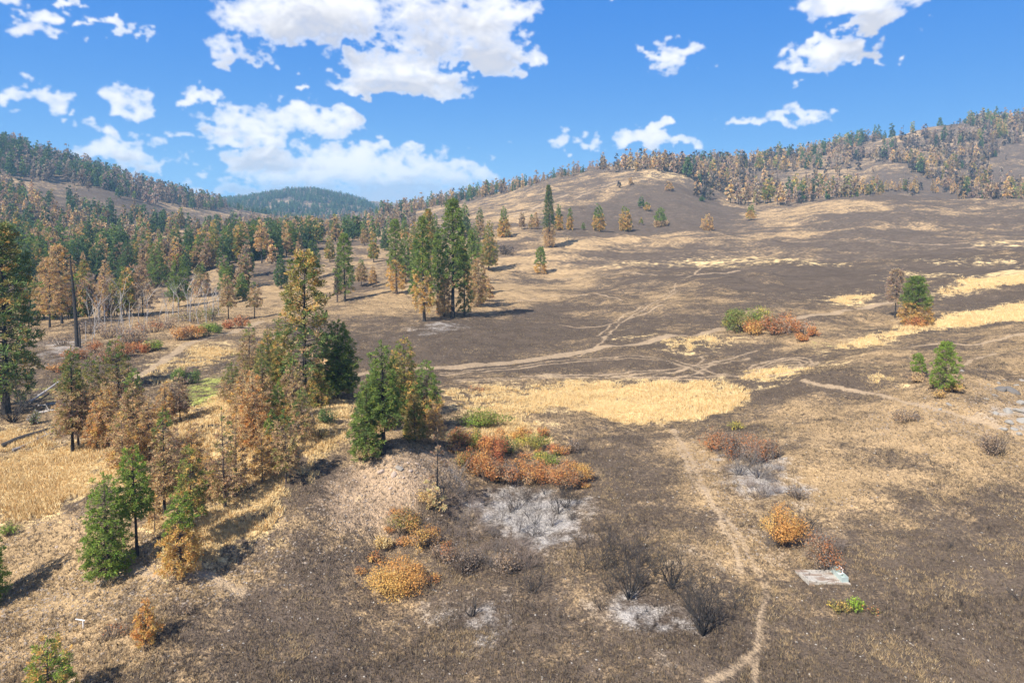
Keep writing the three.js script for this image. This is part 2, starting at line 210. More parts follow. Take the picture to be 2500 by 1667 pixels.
const WINDOWS = [ // x0, x1, nearest and farthest distance, texture size, outline softness in metres
  [-100, 0, 25, 115, 2048, 1843, 2], [0, 100, 25, 115, 2048, 1843, 2], [-290, 0, 115, 330, 2048, 1519, 3.5], [0, 290, 115, 330, 2048, 1519, 3.5], [-900, 900, 330, 1100, 2048, 1024, 8], [-2700, 2700, 1100, 3600, 1024, 512, 14], [-6400, 6400, -600, 6000, 256, 256, 40],
];
function rasterise(win, list, W, H, line) {
  const [x0, x1, d0, d1] = win, cv = document.createElement('canvas'); cv.width = W; cv.height = H;
  const g = cv.getContext('2d'); g.fillStyle = '#000'; g.fillRect(0, 0, W, H);
  g.setTransform(W / (x1 - x0), 0, 0, H / (d1 - d0), -x0 * W / (x1 - x0), d1 * H / (d1 - d0));
  g.lineJoin = g.lineCap = 'round';
  for (const item of list) {
    const [w, pts] = line ? [item[1], item[2]] : item, v = line ? (item[0] === 'footpath' ? 185 : 255) : Math.round(w * 255);
    g.fillStyle = g.strokeStyle = `rgb(${v},${v},${v})`; g.globalCompositeOperation = 'lighten';
    g.beginPath(); pts.forEach(([x, z], i) => (i ? g.lineTo(x, z) : g.moveTo(x, z)));
    if (line) { g.lineWidth = w; g.stroke(); } else { g.closePath(); g.fill(); }
  }
  const px = g.getImageData(0, 0, W, H).data, out = new Float32Array(W * H);
  for (let i = 0; i < W * H; i++) out[i] = px[i * 4] / 255;
  return out;
}
function blur(a, W, H, rx, ry) {
  const b = new Float32Array(W * H);
  for (let pass = 0; pass < 2; pass++) {
    for (let y = 0; y < H; y++) { let s = 0; for (let x = -rx; x <= rx; x++) s += a[y * W + Math.min(W - 1, Math.max(0, x))]; for (let x = 0; x < W; x++) { b[y * W + x] = s / (2 * rx + 1); s += a[y * W + Math.min(W - 1, x + rx + 1)] - a[y * W + Math.max(0, x - rx)]; } }
    for (let x = 0; x < W; x++) { let s = 0; for (let y = -ry; y <= ry; y++) s += b[Math.min(H - 1, Math.max(0, y)) * W + x]; for (let y = 0; y < H; y++) { a[y * W + x] = s / (2 * ry + 1); s += b[Math.min(H - 1, y + ry + 1) * W + x] - b[Math.max(0, y - ry) * W + x]; } }
  }
  return a;
}
const MS = 512; // outline masks, sampled in between
WINDOWS.forEach((w) => {
  const [x0, x1, d0, d1, TW, TH, soft] = w;
  w.masks = KINDS.map((_, k) => blur(rasterise(w, areaLines[k], MS, MS, false), MS, MS, Math.max(1, Math.round(soft * MS / (x1 - x0))), Math.max(1, Math.round(soft * MS / (d1 - d0)))));
});
const winOf = (x, z) => { for (let i = 0; i < 6; i++) { const w = WINDOWS[i]; if (x >= w[0] && x < w[1] && -z >= w[2] && -z < w[3]) return w; } return WINDOWS[6]; };
function tap(m, W, H, u, v) { // 0..1 coordinates
  const x = Math.min(W - 1.001, Math.max(0, u * W - 0.5)), y = Math.min(H - 1.001, Math.max(0, v * H - 0.5)), xi = x | 0, yi = y | 0, fx = x - xi, fy = y - yi, i = yi * W + xi;
  return (m[i] * (1 - fx) + m[i + 1] * fx) * (1 - fy) + (m[i + W] * (1 - fx) + m[i + W + 1] * fx) * fy;
}
const maskAt = (k, x, z) => { const w = winOf(x, z); return tap(w.masks[k], MS, MS, (x - w[0]) / (w[1] - w[0]), (z + w[3]) / (w[3] - w[2])); };
const SRGB = new Uint8Array(4097); for (let i = 0; i <= 4096; i++) { const c = i / 4096; SRGB[i] = Math.round(255 * (c <= 0.0031308 ? 12.92 * c : 1.055 * c ** (1 / 2.4) - 0.055)); }
function paintGround(win) {
  const [x0, x1, d0, d1, TW, TH] = win, data = new Uint8Array(TW * TH * 4), w = x1 - x0, h = d1 - d0, tex = w / TW;
  const tw = Math.min(2048, TW), th = Math.min(2048, TH), tr = blur(rasterise(win, trackLines, tw, th, true), tw, th, d1 < 200 ? 4 : 1, d1 < 200 ? 4 : 1), m = new Float64Array(6), masks = win.masks;
  const anyTrack = d1 < 1200, near = d1 < 400;
  for (let j = 0; j < TH; j++) {
    const z = -d1 + (j + 0.5) / TH * h;
    for (let i = 0; i < TW; i++) {
      const x = x0 + (i + 0.5) / TW * w;
      const wa = n2(x / 2.6 + 11, z / 2.6) - 0.5, wb = n2(x / 2.6 + 71, z / 2.6 + 5) - 0.5, wc = n2(x / 0.7 + 3, z / 0.7) - 0.5, wd = n2(x / 0.7 + 33, z / 0.7 + 21) - 0.5;
      const big = fbm(x / 46 + 2, z / 46, 3), mid = fbm(x / 11 + 9, z / 7, 3), small = n2(x / 2.3, z / 1.7 + 4), fine = n2(x / 0.55 + 8, z / 0.5), grain = n2(x / 0.17, z / 0.17 + 3), dust = n2(x / 0.075 + 5, z / 0.075), vein = n2(x / 1.0 + 40, z / 0.9);
      const mx = (x + wa * 3.2 + wc * 1.1 - x0) / w, mz = (z + wb * 3.2 + wd * 1.1 + d1) / h;
      const tx = Math.min(MS - 1.001, Math.max(0, mx * MS - 0.5)), ty = Math.min(MS - 1.001, Math.max(0, mz * MS - 0.5)), xi = tx | 0, yi = ty | 0, fx = tx - xi, fy = ty - yi, i0 = yi * MS + xi, w00 = (1 - fx) * (1 - fy), w10 = fx * (1 - fy), w01 = (1 - fx) * fy, w11 = fx * fy;
      for (let k = 0; k < 6; k++) { const q = masks[k]; m[k] = q[i0] * w00 + q[i0 + 1] * w10 + q[i0 + MS] * w01 + q[i0 + MS + 1] * w11; }
      // burnt ground: char and scorched soil, with stubble
      const speck = (fine - 0.5) * 0.45 + (grain - 0.5) * 0.4 + (dust - 0.5) * 0.36, edge = (mid - 0.5) * 0.5 + (small - 0.5) * 0.45 + (vein - 0.5) * 0.35 + speck * 0.55;
      const tan = 0.34 + (big - 0.5) * 1.25 + (mid - 0.5) * 1.25 + m[4] * 0.58 - m[5] * 0.6;
      const f = sstep(0.1, 0.95, tan + speck + (vein - 0.5) * 0.35 + (small - 0.5) * 0.25);
      let R = lerp(0.102, 0.34, f), G = lerp(0.078, 0.238, f), B = lerp(0.059, 0.13, f);
      const br = (0.78 + 0.44 * dust) * (0.82 + 0.36 * grain) * (0.85 + 0.3 * small); R *= br; G *= br; B *= br;
      if (m[3] > 0.02) { const a = sstep(0.2, 0.9, m[3] + edge * 0.7) * 0.85; R = lerp(R, 0.37 * br, a); G = lerp(G, 0.265 * br, a); B = lerp(B, 0.172 * br, a); }
      if (m[0] > 0.02) { const a = sstep(0.22, 0.82, m[0] * 1.02 + edge * 1.6) * (0.82 + 0.18 * small), s = (0.7 + 0.36 * grain + 0.24 * dust) * (0.86 + 0.28 * vein); R = lerp(R, lerp(0.5, 0.62, small) * s, a); G = lerp(G, lerp(0.36, 0.47, small) * s, a); B = lerp(B, lerp(0.175, 0.24, small) * s, a); }
      if (m[2] > 0.02) { const a = sstep(0.25, 0.75, m[2] + edge * 0.7) * 0.85, s = 0.6 + 0.8 * fine; R = lerp(R, 0.33 * s, a); G = lerp(G, 0.37 * s, a); B = lerp(B, 0.085 * s, a); }
      if (m[1] > 0.02) { const a = sstep(0.15, 1.05, m[1] + edge * 1.3), s = (0.7 + 0.5 * dust) * (0.85 + 0.3 * grain); const e = lerp(0.72, 1.05, vein); R = lerp(R, 0.345 * s * e, a); G = lerp(G, 0.318 * s * e, a); B = lerp(B, 0.29 * s * e, a); }
      if (anyTrack) { const t = tap(tr, tw, th, (x + wc * 0.5 + wa * 0.5 - x0) / w, (z + wd * 0.5 + wb * 0.5 + d1) / h); if (t > 0.02) { const a = sstep(0.1, 1.1, t + speck * 0.9 + (small - 0.5) * 0.5 + 0.12) * 0.88, s = 0.8 + 0.4 * dust; R = lerp(R, 0.36 * s, a); G = lerp(G, 0.268 * s, a); B = lerp(B, 0.172 * s, a); } }
      // pale stones and charcoal bits
      if (near) { const q = n2(x / 0.21 + 90, z / 0.19 + 7); if (q > 0.95) { const a = (q - 0.95) * 9; R = lerp(R, 0.35, a); G = lerp(G, 0.31, a); B = lerp(B, 0.265, a); } else if (q < 0.07) { const a = 1 - (0.07 - q) * 8; R *= a; G *= a; B *= a; } }
      const o = (j * TW + i) * 4;
      data[o] = SRGB[Math.min(4096, Math.max(0, R * 4096)) | 0]; data[o + 1] = SRGB[Math.min(4096, Math.max(0, G * 4096)) | 0]; data[o + 2] = SRGB[Math.min(4096, Math.max(0, B * 4096)) | 0]; data[o + 3] = 255;
    }
  }
  const t = new THREE.DataTexture(data, TW, TH); t.colorSpace = THREE.SRGBColorSpace; t.magFilter = THREE.LinearFilter; t.wrapS = t.wrapT = THREE.ClampToEdgeWrapping;
  t.repeat.set(1 / w, 1 / h); t.offset.set(-x0 / w, d1 / h); t.needsUpdate = true;
  return t;
}
const bumpTex = (() => {
  const N = 1024, data = new Uint8Array(N * N * 4), r = rngOf(12), lat = {}; // repeats every 6 m
  const per = (n, s) => { const l = lat[n + ',' + s] ??= Float32Array.from({ length: n * n }, () => r()); return (u, v) => { const x = u * n, y = v * n, xi = Math.floor(x), yi = Math.floor(y), fx = x - xi, fy = y - yi, a = fx * fx * (3 - 2 * fx), b = fy * fy * (3 - 2 * fy), x0 = xi % n, x1 = (xi + 1) % n, y0 = (yi % n) * n, y1 = ((yi + 1) % n) * n; return (l[y0 + x0] * (1 - a) + l[y0 + x1] * a) * (1 - b) + (l[y1 + x0] * (1 - a) + l[y1 + x1] * a) * b; }; };
  const f1 = per(9, 1), f2 = per(23, 2), f3 = per(51, 3), f4 = per(110, 4);
  for (let y = 0; y < N; y++) for (let x = 0; x < N; x++) { const u = x / N, v = y / N, h = 0.3 * f1(u, v) + 0.28 * f2(u, v) + 0.26 * f3(u, v) + 0.16 * f4(u, v), o = (y * N + x) * 4; data[o] = data[o + 1] = data[o + 2] = Math.round(255 * h); data[o + 3] = 255; }
  const t = new THREE.DataTexture(data, N, N); t.magFilter = THREE.LinearFilter; t.wrapS = t.wrapT = THREE.RepeatWrapping; t.repeat.set(1 / 6, 1 / 6); t.needsUpdate = true; return t;
})();
const groundMats = WINDOWS.map((w, i) => { const m = new THREE.MeshStandardMaterial({ name: 'burnt_ground', map: paintGround(w), roughness: 1, metalness: 0 }); m.specularIntensity = 0; if (i < 4) { m.bumpMap = bumpTex; m.bumpScale = i < 2 ? 0.3 : 0.36; } return m; });

// the ground: one sheet of squares, finer where it is near; cells under a worn track belong to that track
const lines = (parts) => { const out = [parts[0][0]]; for (const [a, b, s] of parts) { const n = Math.max(1, Math.round((b - a) / s)); for (let i = 1; i <= n; i++) out.push(a + (b - a) * i / n); } return out; };
const XL = (() => { const p = lines([[0, 100, 0.8], [100, 290, 2.6], [290, 900, 9], [900, 2700, 50], [2700, 6400, 400]]); return [...p.slice(1).reverse().map((v) => -v), ...p]; })();
const ZL = lines([[-600, 0, 60], [0, 25, 2], [25, 115, 0.7], [115, 330, 1.25], [330, 1100, 5.5], [1100, 3600, 25], [3600, 6000, 200]]);
const GX = XL.length, GZ = ZL.length, GH = new Float32Array(GX * GZ);
{
  const pos = new Float32Array(GX * GZ * 3), nor = new Float32Array(GX * GZ * 3), uv = new Float32Array(GX * GZ * 2);
  for (let j = 0; j < GZ; j++) for (let i = 0; i < GX; i++) { const k = j * GX + i, x = XL[i], z = -ZL[j]; pos[k * 3] = x; pos[k * 3 + 2] = z; pos[k * 3 + 1] = GH[k] = height(x, z); uv[k * 2] = x; uv[k * 2 + 1] = z; }
  for (let j = 0; j < GZ; j++) for (let i = 0; i < GX; i++) {
    const a = Math.max(0, i - 1), b = Math.min(GX - 1, i + 1), c = Math.max(0, j - 1), d = Math.min(GZ - 1, j + 1), k = (j * GX + i) * 3;
    const sx = (GH[j * GX + b] - GH[j * GX + a]) / (XL[b] - XL[a]), sz = (GH[d * GX + i] - GH[c * GX + i]) / -(ZL[d] - ZL[c]), l = 1 / Math.hypot(sx, 1, sz);
    nor[k] = -sx * l; nor[k + 1] = l; nor[k + 2] = -sz * l;
  }
  const P = new THREE.BufferAttribute(pos, 3), N = new THREE.BufferAttribute(nor, 3), U = new THREE.BufferAttribute(uv, 2);
  const onTrack = (x, z) => { for (let t = 0; t < trackLines.length; t++) { const [k, w, l] = trackLines[t]; if (k === 'wheel') continue; for (let q = 1; q < l.length; q++) { const [ax, az] = l[q - 1], [bx, bz] = l[q], dx = bx - ax, dz = bz - az, s = Math.min(1, Math.max(0, ((x - ax) * dx + (z - az) * dz) / (dx * dx + dz * dz + 1e-9))); if (Math.hypot(x - ax - s * dx, z - az - s * dz) < w * 0.62) return t; } } return -1; };
  const sets = { ground: WINDOWS.map(() => []) };
  for (let j = 0; j < GZ - 1; j++) for (let i = 0; i < GX - 1; i++) {
    const x = (XL[i] + XL[i + 1]) / 2, z = -(ZL[j] + ZL[j + 1]) / 2, w = WINDOWS.indexOf(winOf(x, z)), a = j * GX + i, b = a + 1, c = a + GX, d = c + 1;
    const t = Math.abs(x) < 160 && -z > 45 && -z < 330 ? onTrack(x, z) : -1, key = t < 0 ? 'ground' : t;
    (sets[key] ??= WINDOWS.map(() => []))[w].push(a, b, c, b, d, c);
  }
  for (const [key, per] of Object.entries(sets)) {
    const g = new THREE.BufferGeometry(), idx = [], mats = []; g.setAttribute('position', P); g.setAttribute('normal', N); g.setAttribute('uv', U);
    if (key !== 'ground') { // own small vertex list
      const seen = new Map(), v = [[], [], []], mine = per.map((l) => l.map((k) => { if (!seen.has(k)) { seen.set(k, seen.size); v[0].push(pos[k * 3], pos[k * 3 + 1], pos[k * 3 + 2]); v[1].push(nor[k * 3], nor[k * 3 + 1], nor[k * 3 + 2]); v[2].push(uv[k * 2], uv[k * 2 + 1]); } return seen.get(k); }));
      g.setAttribute('position', new THREE.Float32BufferAttribute(v[0], 3)); g.setAttribute('normal', new THREE.Float32BufferAttribute(v[1], 3)); g.setAttribute('uv', new THREE.Float32BufferAttribute(v[2], 2)); per.splice(0, per.length, ...mine);
    }
    let n = 0; per.forEach((l, w) => { if (!l.length) return; g.addGroup(n, l.length, mats.length); mats.push(groundMats[w]); for (const k of l) idx.push(k); n += l.length; });
    g.setIndex(new THREE.BufferAttribute(Uint32Array.from(idx), 1));
    const o = new THREE.Mesh(g, mats); o.name = numbered(key === 'ground' ? 'ground' : TRACKS[key][0]); o.receiveShadow = true; o.castShadow = true;
    o.userData = { kind: 'structure', label: key === 'ground' ? 'burnt brown hillside and valley floor with patches of dry grass' : TRACKS[key][0] === 'footpath' ? 'narrow pale footpath worn through the burnt grass' : 'pale dirt track worn across the burnt meadow', category: key === 'ground' ? 'ground' : 'track' };
    scene.add(o);
  }
}

// height of the sheet itself
const below = (a, v) => { let lo = 0, hi = a.length - 2; while (lo < hi) { const m = (lo + hi + 1) >> 1; if (a[m] <= v) lo = m; else hi = m - 1; } return lo; };
function sheet(x, z) { const i = below(XL, x), j = below(ZL, -z), fx = Math.min(1, Math.max(0, (x - XL[i]) / (XL[i + 1] - XL[i]))), fz = Math.min(1, Math.max(0, (-z - ZL[j]) / (ZL[j + 1] - ZL[j]))), k = j * GX + i; return fx + fz < 1 ? GH[k] + (GH[k + 1] - GH[k]) * fx + (GH[k + GX] - GH[k]) * fz : GH[k + GX + 1] + (GH[k + GX] - GH[k + GX + 1]) * (1 - fx) + (GH[k + 1] - GH[k + GX + 1]) * (1 - fz); }

// ---------------------------------------------------------------- plant builders
class Tri { // flat-shaded triangles with a colour each
  constructor() { this.p = []; this.c = []; }
  tri(a, b, c, k) { this.p.push(a[0], a[1], a[2], b[0], b[1], b[2], c[0], c[1], c[2]); for (let i = 0; i < 3; i++) this.c.push(k[0], k[1], k[2]); }
  tube(pts, rad, sides, k) { // tapered limb along points
    let prev = null;
    for (let i = 0; i < pts.length; i++) {
      const a = pts[Math.max(0, i - 1)], b = pts[Math.min(pts.length - 1, i + 1)], d = unit([b[0] - a[0], b[1] - a[1], b[2] - a[2]]), u = unit(Math.abs(d[1]) > 0.9 ? cross(d, [1, 0, 0]) : cross(d, [0, 1, 0])), v = cross(d, u), ring = [];
      for (let s = 0; s < sides; s++) { const t = s / sides * 2 * Math.PI, cx = Math.cos(t) * rad[i], sx = Math.sin(t) * rad[i]; ring.push([pts[i][0] + u[0] * cx + v[0] * sx, pts[i][1] + u[1] * cx + v[1] * sx, pts[i][2] + u[2] * cx + v[2] * sx]); }
      if (prev) for (let s = 0; s < sides; s++) { const e = (s + 1) % sides; this.tri(prev[s], prev[e], ring[s], k); this.tri(prev[e], ring[e], ring[s], k); }
      prev = ring;
    }
  }
  geometry() { const g = new THREE.BufferGeometry(); g.setAttribute('position', new THREE.Float32BufferAttribute(this.p, 3)); g.setAttribute('color', new THREE.Float32BufferAttribute(this.c, 3)); return g; }
}
const cross = (a, b) => [a[1] * b[2] - a[2] * b[1], a[2] * b[0] - a[0] * b[2], a[0] * b[1] - a[1] * b[0]];
const unit = (a) => { const l = Math.hypot(a[0], a[1], a[2]) || 1; return [a[0] / l, a[1] / l, a[2] / l]; };
const ball = (r) => { for (;;) { const a = [r() * 2 - 1, r() * 2 - 1, r() * 2 - 1], q = a[0] * a[0] + a[1] * a[1] + a[2] * a[2]; if (q < 1 && q > 0.01) return unit(a); } };
const vary = (c, r, k = 0.3) => { const f = 1 - k / 2 + k * r(), w = (r() - 0.5) * k * 0.4; return [c[0] * f * (1 + w), c[1] * f, c[2] * f * (1 - w)]; };
const barkMat = new THREE.MeshStandardMaterial({ name: 'bark', vertexColors: true, roughness: 0.95 });
const needleMat = new THREE.MeshPhysicalMaterial({ name: 'needles', vertexColors: true, roughness: 1, transmission: 0.4, thickness: 0, side: THREE.DoubleSide, specularIntensity: 0.2 });
const leafMat = new THREE.MeshPhysicalMaterial({ name: 'leaves', vertexColors: true, roughness: 1, transmission: 0.4, thickness: 0, side: THREE.DoubleSide, specularIntensity: 0.2 });
const twigMat = new THREE.MeshStandardMaterial({ name: 'charred_wood', vertexColors: true, roughness: 0.9 });
// needle colours (green, deep green, olive, tan ...)
const C = { green: [0.2, 0.265, 0.055], leafgreen: [0.225, 0.315, 0.05], deep: [0.095, 0.155, 0.065], pine: [0.135, 0.195, 0.058], olive: [0.26, 0.235, 0.075], tan: [0.54, 0.38, 0.195], gold: [0.62, 0.4, 0.125], orange: [0.6, 0.32, 0.105], rust: [0.46, 0.19, 0.075], brown: [0.37, 0.26, 0.16], pink: [0.36, 0.275, 0.21], cream: [0.62, 0.49, 0.25], grey: [0.2, 0.165, 0.14], red: [0.47, 0.165, 0.08], dark: [0.062, 0.053, 0.047], lime: [0.31, 0.45, 0.05], yellow: [0.53, 0.43, 0.09], charred: [0.03, 0.027, 0.026], bark: [0.1, 0.073, 0.056], ashwood: [0.4, 0.37, 0.34] };
// a style gives a tuft its colour from its height in the crown (0..1) and chance: scorched needles stay where the fire reached
const STYLE = {
  green: (t, r) => (t < 0.1 && r() < 0.5 ? C.tan : r() < 0.55 ? C.green : C.pine), bright: (t, r) => (r() < 0.6 ? C.leafgreen : C.green), deep: (t, r) => (r() < 0.6 ? C.deep : C.pine), fir: (t, r) => (r() < 0.75 ? C.deep : C.olive),
  mixed: (t, r) => (t + (r() - 0.5) * 0.22 > 0.5 ? (r() < 0.6 ? C.green : C.pine) : r() < 0.75 ? C.gold : C.olive), hightop: (t, r) => (t + (r() - 0.5) * 0.16 > 0.72 ? (r() < 0.5 ? C.green : C.pine) : r() < 0.2 ? C.olive : r() < 0.7 ? C.tan : C.brown),
  olive: (t, r) => (r() < 0.5 ? C.olive : r() < 0.5 ? C.green : C.gold), olivetop: (t, r) => (t + (r() - 0.5) * 0.25 > 0.5 ? (r() < 0.6 ? C.olive : C.pine) : r() < 0.65 ? C.tan : r() < 0.5 ? C.pink : C.olive), bigpine: (t, r) => (t < 0.38 ? (r() < 0.3 ? C.tan : r() < 0.6 ? C.pine : C.olive) : r() < 0.5 ? C.olive : r() < 0.5 ? C.gold : C.pine),
  tan: (t, r) => (r() < 0.6 ? C.tan : r() < 0.6 ? C.gold : C.brown), orange: (t, r) => (r() < 0.35 ? C.orange : C.tan), brown: (t, r) => (r() < 0.5 ? C.brown : r() < 0.6 ? C.pink : C.tan), pink: (t, r) => (r() < 0.7 ? C.pink : C.brown), grey: (t, r) => (r() < 0.35 ? C.grey : C.dark), sidetan: (t, r) => (t < 0.25 ? C.tan : r() < 0.8 ? C.green : C.pine), cream: (t, r) => (t < 0.34 ? C.cream : C.brown), lowgold: (t, r) => (t + (r() - 0.5) * 0.2 > 0.34 ? (r() < 0.7 ? C.green : C.pine) : r() < 0.8 ? C.gold : C.tan),
};
/* o: height, width of the crown, base of the crown (share of height), style, tuft size, cover (how dense), shape, tips (blades in a tuft) */
function pineGeometry(o, seed) {
  const r = rngOf(seed), { H, W, base = 0.12, style = 'green', size = 0.4, cover = 4, shape = 0.8, tips = 6, bark = C.bark, sides = 7, lean = 0.02 } = o, wood = new Tri(), limb = o.split ? new Tri() : wood, crown = new Tri();
  const lx = (r() - 0.5) * lean * 2, lz = (r() - 0.5) * lean * 2, rt = Math.max(0.05, H * 0.0145) * (o.stout || 1), bend = (r() - 0.5) * 0.012 * H;
  const spine = (y) => [lx * y + Math.sin(y / H * 3) * bend, y, lz * y];
  const pts = [], rad = []; for (let i = 0; i <= 8; i++) { const y = i === 0 ? -0.35 : H * 0.985 * (i / 8); pts.push(spine(y)); rad.push(i === 0 ? rt * 1.35 : rt * (1 - 0.93 * i / 8)); }
  wood.tube(pts, rad, sides, bark);
  const fn = STYLE[style], silhouette = 0.62 * W * H * (1 - base), N = Math.round(cover * silhouette / (0.42 * size * size)), span = H * (1 - base);
  let made = 0, a = r() * 6.28; const nb = Math.max(10, Math.round(N / 9));
  for (let b = 0; b < nb; b++) {
    const t = 1 - Math.sqrt(1 - (b + r()) / nb * 0.995), tt = o.even ? (b + r()) / nb : t; // more limbs low down, where the crown is wide
    const y = H * base + span * tt; a += 2.4 + (r() - 0.5) * 0.9;
    const prof = Math.pow(1 - tt, shape) * (1 - 0.35 * Math.exp(-tt * 9)) + 0.05, L = W * 0.5 * prof * (0.62 + 0.55 * r()) * (r() < 0.06 ? 1.25 : 1), rise = o.droop ? -o.droop + tt * 0.7 : 0.12 + tt * 0.75;
    const ca = Math.cos(a), sa = Math.sin(a), p0 = spine(y), k = Math.max(1, Math.round(9 * (0.35 + 0.9 * prof)));
    const onLimb = (s) => [p0[0] + ca * L * s, y + L * (rise * s - (o.droop ? 0 : 0.22 * s * s)), p0[2] + sa * L * s];
    if (L > 0.35 && (b % (o.limbs || 1)) === 0) limb.tube([p0, onLimb(0.55), onLimb(0.97)], [Math.min(rt * 0.35, 0.02 + L * 0.018), 0.012 + L * 0.008, 0.006], 3, bark);
    const own = fn(tt, r); // a limb mostly keeps one colour
    if (o.bare && r() < o.bare) continue;
    for (let q = 0; q < k; q++) {
      const s = 1 - 0.72 * r() * r() - 0.02, c = onLimb(s), side = (r() - 0.5) * L * 0.55 * (1.15 - 0.6 * s), c2 = [c[0] - sa * side + (r() - 0.5) * size * 0.5, c[1] + (r() - 0.35) * size * 0.9, c[2] + ca * side + (r() - 0.5) * size * 0.5];
      const hue = vary(r() < 0.65 ? own : fn(tt, r), r, 0.4), out = unit([c2[0] - p0[0], (c2[1] - y) + 0.5 * L + 0.2, c2[2] - p0[2]]), sz = size * (0.7 + 0.6 * r());
      for (let n = 0; n < tips; n++) {
        const e = ball(r), d = unit([e[0] + out[0] * 0.65, e[1] + out[1] * 0.65 + 0.12, e[2] + out[2] * 0.65]), w = unit(cross(d, ball(r))), l = sz * (0.65 + 0.35 * r()), g = sz * (o.blade || 0.17), kk = [hue[0] * (0.85 + 0.3 * r()), hue[1] * (0.85 + 0.3 * r()), hue[2]];
        crown.tri([c2[0] - d[0] * l * 0.15, c2[1] - d[1] * l * 0.15, c2[2] - d[2] * l * 0.15], [c2[0] + d[0] * l + w[0] * g, c2[1] + d[1] * l + w[1] * g, c2[2] + d[2] * l + w[2] * g], [c2[0] + d[0] * l * 0.92 - w[0] * g, c2[1] + d[1] * l * 0.92 - w[1] * g, c2[2] + d[2] * l * 0.92 - w[2] * g], kk);
      }
      made++;
    }
  }
  const tip = spine(H); for (let n = 0; n < 5; n++) { const hue = vary(fn(1, r), r), w = [Math.cos(n * 1.3) * size * 0.25, 0, Math.sin(n * 1.3) * size * 0.25]; crown.tri([tip[0], H, tip[2]], [tip[0] + w[0], H - size * 1.3, tip[2] + w[2]], [tip[0] - w[2], H - size * 1.3, tip[2] + w[0]], hue); }
  return { wood: wood.geometry(), crown: crown.geometry(), limb: o.split ? limb.geometry() : null };
}
function bareTree(o, seed) { // stems that fork, without leaves; o: height, spread, stems, colour, forks
  const r = rngOf(seed), { H, spread = 0.5, stems = 7, color = C.charred, forks = 3, thick = 0.012, tight = 0.15, twist = 0.75 } = o, stem = new Tri(), twig = new Tri();
  const grow = (p, d, L, rad, depth) => {
    const segs = depth === 0 ? 3 : 2, pts = [p], rr = [rad]; let q = p, dir = d;
    for (let i = 0; i < segs; i++) { dir = unit([dir[0] + (r() - 0.5) * twist, dir[1] + (r() - 0.35) * twist * 0.7, dir[2] + (r() - 0.5) * twist]); q = [q[0] + dir[0] * L / segs, q[1] + dir[1] * L / segs, q[2] + dir[2] * L / segs]; pts.push(q); rr.push(Math.max(0.006, rad * (1 - 0.62 * (i + 1) / segs))); }
    (depth < 1 ? stem : twig).tube(pts, rr, depth === 0 ? 5 : 3, vary(color, r, 0.25));
    if (depth >= forks) return;
    const n = depth === 0 ? 2 + Math.floor(r() * 3) : 1 + Math.floor(r() * 2.4);
    for (let i = 0; i < n; i++) { const f = 0.35 + 0.65 * (i + r()) / n, at = pts[Math.min(segs, Math.max(1, Math.round(f * segs)))], e = ball(r); grow(at, unit([dir[0] + e[0] * 0.8, dir[1] + e[1] * 0.5 + 0.15, dir[2] + e[2] * 0.8]), L * (0.5 + 0.32 * r()), Math.max(0.008, rad * 0.5), depth + 1); }
  };
  for (let s = 0; s < stems; s++) { const a = s / stems * 6.28 + r(), t = spread * (0.3 + 0.9 * r()), p = [Math.cos(a) * tight * H * 0.3 * r(), -0.15, Math.sin(a) * tight * H * 0.3 * r()]; grow(p, unit([Math.cos(a) * t, 1, Math.sin(a) * t]), H * (0.45 + 0.2 * r()), H * thick * (0.7 + 0.6 * r()), 0); }
  return { wood: stem.geometry(), crown: twig.geometry() };
}
function shrubGeometry(o, seed) { // a dome of small leaves on many thin stems; o: height, width, depth, colours, leaves, leaf size
  const r = rngOf(seed), { H, W, D = W, colors, cover = 3.2, leaf = 0.16, stems = 34, wood = [0.09, 0.065, 0.05], hollow = 0.6, lumps = 13 } = o, st = new Tri(), lf = new Tri(), domes = [];
  for (let i = 0; i < lumps; i++) { const a = r() * 6.28, q = Math.sqrt(r()) * 0.74; domes.push([Math.cos(a) * q * W / 2, (0.26 + 0.44 * r() * (1.2 - q)) * H, Math.sin(a) * q * D / 2, (0.13 + 0.17 * r()) * W, (0.16 + 0.2 * r()) * H, (0.13 + 0.17 * r()) * D, colors[Math.floor(r() * colors.length)]]); }
  for (let i = 0; i < stems; i++) { const dm = domes[i % domes.length], a = r() * 6.28, e = [dm[0] + Math.cos(a) * dm[3] * 0.9, dm[1] + dm[4] * (0.2 + 1.2 * r()), dm[2] + Math.sin(a) * dm[5] * 0.9]; st.tube([[e[0] * 0.3, -0.15, e[2] * 0.3], [e[0] * 0.62, e[1] * 0.55, e[2] * 0.62], e], [0.02 + H * 0.006, 0.014 + H * 0.003, 0.006], 3, vary(wood, r)); }
  const n = Math.round(cover * W * H / (leaf * leaf) * 2.2);
  for (let i = 0; i < n; i++) {
    const dm = domes[i % domes.length], e = ball(r), q = (1 - hollow * r() * r()) * (0.8 + 0.5 * r() * r()), c = [dm[0] + e[0] * dm[3] * q, dm[1] + e[1] * dm[4] * q, dm[2] + e[2] * dm[5] * q]; if (c[1] < 0.03 * H) c[1] = r() * 0.25 * H;
    const hue = vary(r() < 0.75 ? dm[6] : colors[Math.floor(r() * colors.length)], r, 0.5), u = ball(r), v = unit(cross(u, [e[0], e[1] + 0.6, e[2]])), s = leaf * (0.6 + 0.7 * r());
    lf.tri([c[0] - u[0] * s * 0.5, c[1] - u[1] * s * 0.5, c[2] - u[2] * s * 0.5], [c[0] + v[0] * s * 0.5, c[1] + v[1] * s * 0.5, c[2] + v[2] * s * 0.5], [c[0] + u[0] * s * 0.55, c[1] + u[1] * s * 0.55, c[2] + u[2] * s * 0.55], hue);
  }
  return { wood: st.geometry(), crown: lf.geometry() };
}
